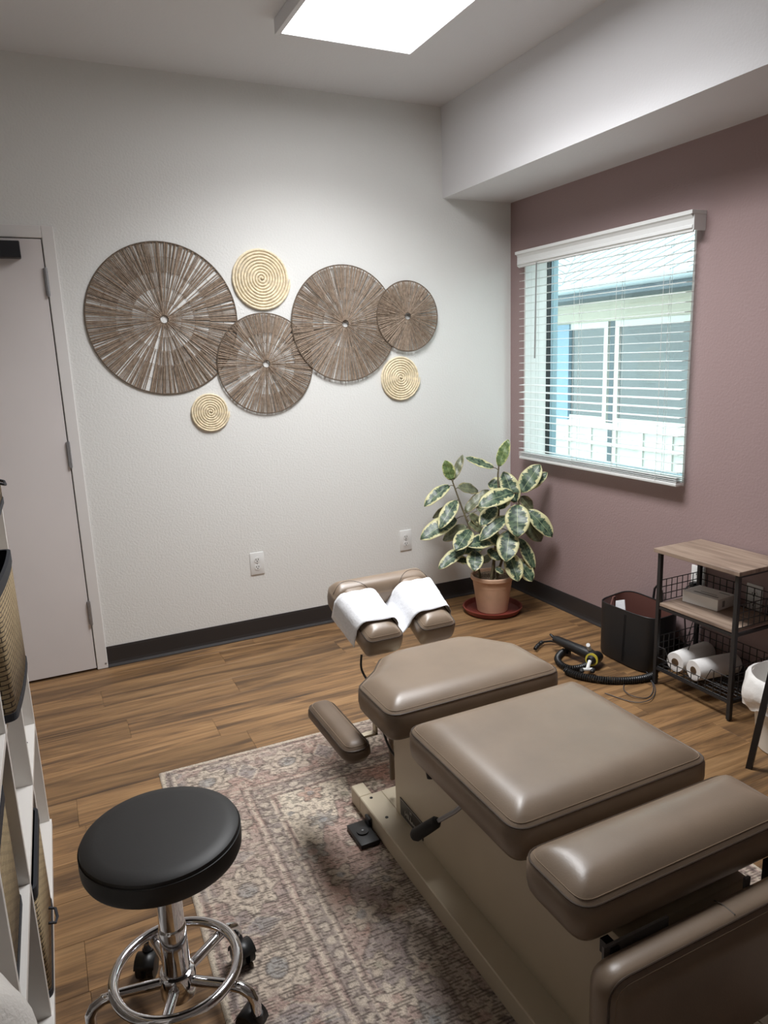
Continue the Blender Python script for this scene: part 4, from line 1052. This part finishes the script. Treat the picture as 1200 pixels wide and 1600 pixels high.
# paper towel rolls
def roll(loc, rz, label):
    t = thing('paper_towel_roll', label, 'paper towels', loc, rz, 'paper towel rolls in the wire basket')
    R_ = 0.046; Lr = 0.225
    Mx = Matrix.Rotation(math.radians(90), 4, 'Y')
    MB().lathe([(0.0185, 0.0), (R_-0.002, 0.0), (R_, 0.003), (R_+0.0008, Lr*0.5), (R_, Lr-0.003), (R_-0.002, Lr), (0.0185, Lr), (0.0185, 0.0)], 36, mat=Mx).build('paper', 'towel_white', t)
    MB().lathe([(0.0165, -0.001), (0.0185, -0.001), (0.0185, Lr+0.001), (0.0165, Lr+0.001), (0.0165, -0.001)], 24, mat=Mx).build('cardboard_core', 'cardboard_tube', t)
roll((-0.268, -1.640, 0.1405), math.radians(4), 'white paper towel roll in basket, farther from the trash can')
roll((-0.268, -1.742, 0.1405), math.radians(-8), 'white paper towel roll in basket, nearer the trash can')

# ================================================================ BLACK TOTE BAG
bgq = thing('tote_bag', 'black leather tote bag with brown lining against the mauve wall', 'bag', (-0.15, -1.29, 0))
def bag_ring(z, inset=0.0):
    q = z/0.31; out = []; n = 44
    hx = 0.118-0.012*q-inset; hy = 0.175+0.012*q-inset
    for k in range(n):
        a = 2*math.pi*k/n; c, s_ = math.cos(a), math.sin(a); e = 0.5
        x_ = math.copysign(abs(c)**e, c)*hx; y_ = math.copysign(abs(s_)**e, s_)*hy
        zt_ = z
        if z > 0.25: zt_ = z+0.010+0.008*(x_/hx)+(0.006*math.sin(2*a+0.7))   # rear edge stands higher than the front
        out.append((x_, y_, zt_))
    return out
def loft(rings, cap0=True, cap1=False):
    n = len(rings[0]); V = [p for r_ in rings for p in r_]; Fc = []
    for i in range(len(rings)-1):
        for k in range(n): Fc.append((i*n+k, i*n+(k+1) % n, (i+1)*n+(k+1) % n, (i+1)*n+k))
    if cap0: Fc.append(tuple(range(n)))
    if cap1: Fc.append(tuple(range((len(rings)-1)*n, len(rings)*n)))
    return V, Fc
zs_ = [0.0, 0.006, 0.02, 0.1, 0.2, 0.275]
rings = [bag_ring(z, 0.012 if i == 0 else 0.004 if i == 1 else 0) for i, z in enumerate(zs_)]
MB().add(*loft(rings+[bag_ring(0.275, 0.004)])).build('bag_body', 'bag_black', bgq)
rin = [bag_ring(z, 0.006) for z in (0.012, 0.1, 0.2, 0.273)]
MB().add(*loft(rin)).build('bag_lining', 'bag_brown', bgq)
MB().tube(bag_ring(0.2755, 0.002), 0.003, 6, closed=True).build('bag_edge', 'bag_black', bgq)
for yy in (-0.03, -0.022): MB().tube([(-0.1085, yy, 0.262), (-0.1145, yy, 0.12), (-0.1185, yy, 0.02)], 0.0015, 5).build('bag_seam', 'black_plastic', bgq)
m = MB(); 
m.tube([(0.122, 0.02, 0.29), (0.124, 0.015, 0.345), (0.124, -0.005, 0.372), (0.124, -0.03, 0.345), (0.122, -0.035, 0.29)], 0.006, 8); m.build('bag_handle', 'bag_black', bgq)
m = MB(); m.tube([(-0.03, 0.13, 0.24), (-0.035, 0.125, 0.30), (-0.06, 0.11, 0.305), (-0.085, 0.10, 0.26)], 0.005, 8); m.build('bag_strap', 'bag_brown', bgq)
pf = thing('folded_papers', 'white folded papers sticking out of the black bag', 'papers', (-0.17, -1.22, 0.03))
P(MB().box((-0.003, -0.05, 0), (0.003, 0.05, 0.26), 0.001, mat=Matrix.Translation((-0.19, -1.225, 0.022)) @ Matrix.Rotation(math.radians(14), 4, 'Y') @ Matrix.Rotation(math.radians(-22), 4, 'X')).build('paper_fold', 'paper_white', None, smooth=None), pf)

# ================================================================ PERCUSSION DEVICE, HOSE, CABLES
pm = thing('percussion_massager', 'black handheld percussion massager with white forked tip on wood floor', 'massager', (-0.42, -1.18, 0))
def Q(mb, name, mat, **k): return P(mb.build(name, mat, None, **k), pm)
ba = Vector((-0.452, -1.02, 0.075)); bb = Vector((-0.395, -1.255, 0.052))
Q(MB().tube([ba, ba.lerp(bb, 0.08), ba.lerp(bb, 0.5), ba.lerp(bb, 0.9), bb], [0.016, 0.021, 0.025, 0.03, 0.026], 16), 'body', 'black_plastic')
hd = Vector((-0.425, -1.275, 0.05))
Q(MB().tube([hd+Vector((0.07, 0.03, -0.012)), hd+Vector((0.05, 0.02, -0.004)), hd+Vector((-0.01, -0.01, 0.005))], [0.024, 0.03, 0.03], 16), 'motor_head', 'black_plastic')
Q(MB().tube([hd+Vector((-0.008, -0.009, 0.005)), hd+Vector((-0.014, -0.012, 0.006))], 0.0315, 20), 'yellow_collar', 'yellow_ring')
Q(MB().tube([hd+Vector((-0.013, -0.012, 0.006)), hd+Vector((-0.03, -0.018, 0.004))], [0.024, 0.018], 16), 'nose', 'black_plastic')
Q(MB().tube([hd+Vector((-0.028, -0.018, 0.004)), hd+Vector((-0.045, -0.027, -0.008)), hd+Vector((-0.062, -0.04, -0.02))], [0.010, 0.009, 0.009], 12), 'fork_stem', 'plastic_white')
f0 = hd+Vector((-0.062, -0.042, -0.022))
Q(MB().tube([f0+Vector((-0.022, 0.012, 0)), f0, f0+Vector((0.022, -0.012, 0))], 0.008, 10), 'fork_bar', 'plastic_white')
for sg in (-1, 1):
    Q(MB().tube([f0+Vector((sg*0.025, -sg*0.014, 0)), f0+Vector((sg*0.022-0.012, -sg*0.012-0.008, -0.004)), f0+Vector((sg*0.022-0.019, -sg*0.012-0.012, -0.006))], [0.010, 0.0115, 0.007], 12), 'fork_tip', 'black_rubber')
Q(MB().tube([hd+Vector((0.02, 0.04, 0.03)), hd+Vector((0.01, 0.04, 0.055)), hd+Vector((0.0, 0.03, 0.065))], 0.010, 10), 'adjust_knob', 'plastic_white')
def helix(path, R_, pitch, r, n=10, m=None):
    """coil along a polyline path"""
    Pp = [Vector(p) for p in path]; seg = [(Pp[i+1]-Pp[i]).length for i in range(len(Pp)-1)]; L_ = sum(seg)
    N_ = int(L_/pitch*n); pts = []
    for i in range(N_+1):
        s = L_*i/N_; j = 0
        while j < len(seg)-1 and s > seg[j]: s -= seg[j]; j += 1
        p = Pp[j].lerp(Pp[j+1], min(1, s/seg[j])); tg = (Pp[j+1]-Pp[j]).normalized(); sd_ = tg.cross(Vector((0, 0, 1))).normalized(); up = sd_.cross(tg)
        a = 2*math.pi*i/n; pts.append(p+sd_*R_*math.cos(a)+up*R_*math.sin(a))
    return MB().tube(pts, r, 5)
def floorpt(px, py, z=0.0):
    d = CF+CR*((px-600)/F_PX)-CU*((py-800)/F_PX); t_ = (z-CAM.z)/d.z; return CAM+d*t_
fpz = lambda L_, z: [floorpt(a, b, z) for a, b in L_]
Q(helix(smoothpath(fpz([(836, 1014), (842, 1007), (848, 1003)], 0.02)), 0.008, 0.009, 0.0028), 'coiled_cord', 'black_plastic')
Q(MB().tube(smoothpath(fpz([(848, 1003), (862, 1002), (876, 1005)], 0.02)+[ba+Vector((0, 0.03, 0.012)), ba]), 0.0055, 8), 'cord_sleeve', 'black_plastic')
loop = fpz([(893, 1018), (880, 1018), (871, 1028), (876, 1038), (890, 1044), (910, 1042), (926, 1034)], 0.018)
Q(helix(smoothpath(loop), 0.0125, 0.0095, 0.0042), 'coiled_cord', 'black_plastic')
hs = thing('coiled_hose', 'thick black coiled hose lying on wood floor below the bag', 'hose', tuple(floorpt(950, 1062)))
hp = fpz([(884, 1048), (905, 1056), (940, 1062), (975, 1063), (1005, 1060), (1024, 1054)], 0.018)
P(helix(smoothpath(hp), 0.0135, 0.010, 0.0046).build('hose_coil', 'black_plastic'), hs)
for lab, pth, r in (('thin grey cable looped on wood floor beside the rack leg', [(945, 1083), (990, 1097), (1016, 1093), (1024, 1078), (1017, 1064), (995, 1058), (978, 1066), (975, 1078), (990, 1088), (1012, 1090), (1021, 1075), (1012, 1052), (1000, 1043), (1006, 1040), (1022, 1046)], 0.0022),):
    c_ = MB().tube(smoothpath([floorpt(a, b, 0.0025+0.0035*(i % 3)) for i, (a, b) in enumerate(pth)]), r, 6).build('thin_cable', 'cable_grey')
    tag(c_, lab, 'cable')

# ================================================================ TRASH CAN
TCX, TCY = -0.262, -2.203
tcn = thing('trash_can', 'small white plastic trash can next to the rack', 'trash can', (TCX, TCY, 0))
MB().lathe([(0.0, 0.0), (0.108, 0.0), (0.114, 0.004), (0.148, 0.285), (0.152, 0.287), (0.152, 0.292), (0.146, 0.292), (0.110, 0.008), (0.0, 0.008)], 48).build('can_body', 'can_white', tcn)
ln = thing('trash_bag', 'crumpled white trash bag lining the white can', 'trash bag', (TCX, TCY, 0.009))
rings = []
lrng = random.Random(4)
prof_l = [(0.100, 0.012), (0.125, 0.15), (0.143, 0.285), (0.149, 0.300), (0.158, 0.297), (0.166, 0.28), (0.172, 0.25), (0.176, 0.225), (0.170, 0.205), (0.163, 0.19), (0.162, 0.172)]
nl = 72
ph = [lrng.random()*6.28 for _ in range(8)]
for i, (r, z) in enumerate(prof_l):
    am = 0 if i < 3 else min(1, (i-2)/4)
    rings.append([((r+am*(0.004*math.sin(9*a+ph[0]+i*0.4)+0.003*math.sin(17*a+ph[1]-i*0.7)+0.003*math.sin(5*a+i)+0.005*math.sin(3*a+ph[3])))*math.cos(a),
                   (r+am*(0.004*math.sin(9*a+ph[0]+i*0.4)+0.003*math.sin(17*a+ph[1]-i*0.7)+0.003*math.sin(5*a+i)+0.005*math.sin(3*a+ph[3])))*math.sin(a),
                   z-0.009+(0.010*math.sin(4*a+ph[4]+1)+0.006*math.sin(11*a))*(am if i > 7 else 0)) for a in [2*math.pi*k/nl for k in range(nl)]])
MB().add(*loft(rings, cap0=True)).build('bag_film', 'liner_white', ln, smooth=60)
cdp = thing('printed_packet', 'blue and green printed packet inside the white trash can', 'packet', (TCX-0.06, TCY-0.01, 0.2))
Rm = Matrix.Translation((TCX-0.045, TCY-0.02, 0.235)) @ Matrix.Rotation(math.radians(-20), 4, 'Z') @ Matrix.Rotation(math.radians(-25), 4, 'Y')
P(MB().box((-0.004, -0.06, 0.0), (0.004, 0.06, 0.03), 0.001, mat=Rm).build('blue_band', 'print_blue', None, smooth=None), cdp)
P(MB().box((-0.004, -0.06, -0.05), (0.004, 0.06, 0.0), 0.001, mat=Rm).build('green_band', 'print_green', None, smooth=None), cdp)

# ---------------------------------------------------------------- stand with a leaning black leg, mostly out of the picture
ts = thing('black_side_stool', 'black metal stool beside trash can, only a leaning leg in view', 'stool', (-0.42, -2.44, 0))
tops = Vector((-0.42, -2.44, 0.58))
for k, (fx, fy_) in enumerate(((-0.513, -2.222), (-0.235, -2.46), (-0.33, -2.66), (-0.62, -2.52))):
    ft = Vector((fx, fy_, 0.0)); tp = tops+(Vector((fx, fy_, 0.58))-tops)*0.70
    ax = (tp-ft).normalized(); sdv = ax.cross(Vector((0, 0, 1))).normalized(); dv = sdv.cross(ax)
    V = []
    for c in (ft, tp):
        for (i, j) in ((-1, -1), (1, -1), (1, 1), (-1, 1)): V.append(c+sdv*i*0.0105+dv*j*0.0105)
    for v_ in V[:4]: v_.z = 0.0
    P(MB().add(V, [(3, 2, 1, 0), (4, 5, 6, 7), (0, 1, 5, 4), (1, 2, 6, 5), (2, 3, 7, 6), (3, 0, 4, 7)]).build('leg', 'black_metal', None, smooth=None), ts)
P(MB().lathe([(0.0, 0.575), (0.165, 0.575), (0.17, 0.58), (0.17, 0.60), (0.165, 0.605), (0.0, 0.608)], 40, c=(-0.42, -2.44, 0)).build('seat', 'black_metal'), ts)

# ================================================================ WHITE CUBE BOOKCASE ON THE DOOR SIDE
BKA = -0.0165                                            # slight turn so the face runs a touch off the wall line
bk = thing('cube_bookcase', 'tall white cube bookcase with woven bins, in front of the door', 'bookcase', (-2.866, -1.33, 0), BKA)
# local frame: x = 0 at the front face (negative behind), y = 0 at the far end (negative towards the camera)
DP = 0.385; TH = 0.018; TOPZ = 1.54
divs = [0.0, -0.395, -0.835, -1.245, -1.65]              # near faces of end panel and dividers
shz = [0.025, 0.392, 0.770, 1.150]
def B(mb, name, mat='bookcase_white', **k): return mb.build(name, mat, bk, smooth=None, **k)
for i, d in enumerate(divs):
    B(MB().box((-DP, d, 0.0 if i in (0, 4) else 0.02), (0, d+TH, TOPZ), 0.0008), 'side_panel' if i in (0, 4) else 'divider')
for z in shz[1:]:
    for i in range(4):
        B(MB().box((-DP+0.004, divs[i+1]+TH+0.0003, z-TH), (-0.0008, divs[i]-0.0003, z), 0.0006), 'shelf_board')
B(MB().box((-DP, divs[4], TOPZ), (0.003, TH, TOPZ+TH), 0.001), 'top_board')
B(MB().box((-DP, divs[4]+TH, 0.0), (0.006, 0.012, 0.025), 0.001), 'bottom_board')
B(MB().box((-DP-0.004, divs[4], 0.0), (-DP, TH, TOPZ)), 'back_panel')
m = MB()
for (yy, zz) in ((-0.05, 0.075), (-0.07, 0.055)): m.tube([(yy, divs[2]+0.0001, zz), (yy, divs[2]-0.0012, zz)], 0.003, 10)
B(m, 'peg_hole', 'dark_slot')
def bin_(loc, rz, wy, h, label, dx=0.30, tab=True, bow=0.0):
    """woven storage bin: local x = 0 front, y centred"""
    t = thing('woven_bin', label, 'storage bin', loc, rz, 'woven bins in the white bookcase')
    ol = resample(round_poly([(-dx, -wy/2), (0, -wy/2), (0, wy/2), (-dx, wy/2)], 0.022), 0.02)
    ol = [(x_+(bow*(1-(2*y_/wy)**2) if x_ > -0.05 else 0), y_) for x_, y_ in ol]
    nr = poly_normals(ol); n = len(ol)
    per = [0.0]
    for i in range(n): per.append(per[-1]+(Vector(ol[(i+1) % n])-Vector(ol[i])).length)
    zs = [0.012, h*0.5, h-0.028]; V = []; UV = []; Fc = []
    for z in zs:
        for i in range(n+1): p = ol[i % n]; V.append((p[0], p[1], z)); UV.append((per[i], z))
    for j in range(2):
        for i in range(n): Fc.append((j*(n+1)+i, j*(n+1)+i+1, (j+1)*(n+1)+i+1, (j+1)*(n+1)+i))
    me = bpy.data.meshes.new('bin_body'); me.from_pydata(V, [], Fc); ul = me.uv_layers.new(name='UVMap')
    for lp in me.loops: ul.data[lp.index].uv = UV[lp.vertex_index]
    me.shade_smooth(); me.materials.append(M['woven_grass']); o = bpy.data.objects.new('bin_body', me); COL.objects.link(o); o.parent = t
    sd = o.modifiers.new('thickness', 'SOLIDIFY'); sd.thickness = 0.004; sd.offset = -1
    def band(z0, z1, name, cap=False):
        e = 0.0022
        r_ = [[(p[0]+q[0]*w_, p[1]+q[1]*w_, z) for p, q in zip(ol, nr)] for w_, z in ((e, z0), (e, z1), (-0.006, z1), (-0.006, z0))]
        V_, F_ = loft(r_+[r_[0]], cap0=False)
        mm = MB().add(V_, F_)
        if cap: mm.add([(p[0], p[1], z0+0.001) for p in ol], [tuple(range(n))])
        mm.build(name, 'bin_trim', t, smooth=None)
    band(0.0, 0.018, 'base_trim', True); band(h-0.03, h, 'rim_trim')
    MB().add(*loft([[(p[0]-q[0]*0.006, p[1]-q[1]*0.006, z) for p, q in zip(ol, nr)] for z in (0.006, h-0.03)], cap0=True)).build('lining', 'bin_trim', t)
    if tab:
        MB().tube([(0.002+bow, 0.03, h*0.30), (0.018+bow, 0.028, h*0.28), (0.022+bow, 0.0, h*0.26), (0.018+bow, -0.028, h*0.28), (0.002+bow, -0.03, h*0.30)], 0.004, 6).build('handle', 'bin_trim', t)
    return t
def bkw(x, y, z):
    v_ = Matrix.Rotation(BKA, 3, 'Z') @ Vector((x, y, 0)); return (v_.x-2.866, v_.y-1.33, z)
bin_(bkw(0.026, -0.60, 0.7705), BKA-0.035, 0.37, 0.315, 'woven bin poking out of the bookcase at door-handle height', dx=0.33, tab=False, bow=0.006)
bin_(bkw(0.010, -0.205, 1.1505), BKA, 0.33, 0.29, 'woven bin in the highest bookcase row, nearest the door', dx=0.32)
bin_(bkw(0.004, -0.60, 0.0255), BKA, 0.36, 0.31, 'woven bin in the lowest bookcase row next to the stool', dx=0.33)
bin_(bkw(-0.016, -1.045, 0.3925), BKA, 0.33, 0.29, 'woven bin set deep in bookcase, one row above the lowest', dx=0.32, tab=False)
lt = thing('black_clip', 'tiny black clip lying on an empty bookcase shelf', 'clip', bkw(-0.035, -0.12, 0.3925), 0.4)
MB().prism([(-0.012, 0.0), (0.012, 0.0), (0.003, 0.014), (-0.003, 0.014)], 'y', -0.016, 0.016).build('clip_body', 'black_plastic', lt, smooth=None)
fl = thing('fleece_blanket', 'bundled white fleece blanket on a bookcase shelf close by', 'blanket', (-2.95, -2.825, 0.3925))
V = []; Fc = []; nr_, nt_ = 40, 22
frng = random.Random(9)
for i in range(1, nt_):
    th_ = math.pi*i/nt_
    for k in range(nr_):
        a = 2*math.pi*k/nr_; w_ = 1+0.03*math.sin(3*a+2*th_)+0.02*math.sin(7*a-5*th_)
        z_ = 0.172+0.168*math.cos(th_)*w_
        V.append((0.11*math.sin(th_)**0.8*math.cos(a)*w_, 0.13*math.sin(th_)**0.8*math.sin(a)*w_, max(z_, 0.004)))
for i in range(nt_-2):
    for k in range(nr_): Fc.append((i*nr_+k, i*nr_+(k+1) % nr_, (i+1)*nr_+(k+1) % nr_, (i+1)*nr_+k))
Fc.append(tuple(range(nr_))); Fc.append(tuple(range((nt_-2)*nr_, (nt_-1)*nr_)))
MB().add(V, Fc).build('fleece_body', 'fleece', fl, smooth=80)
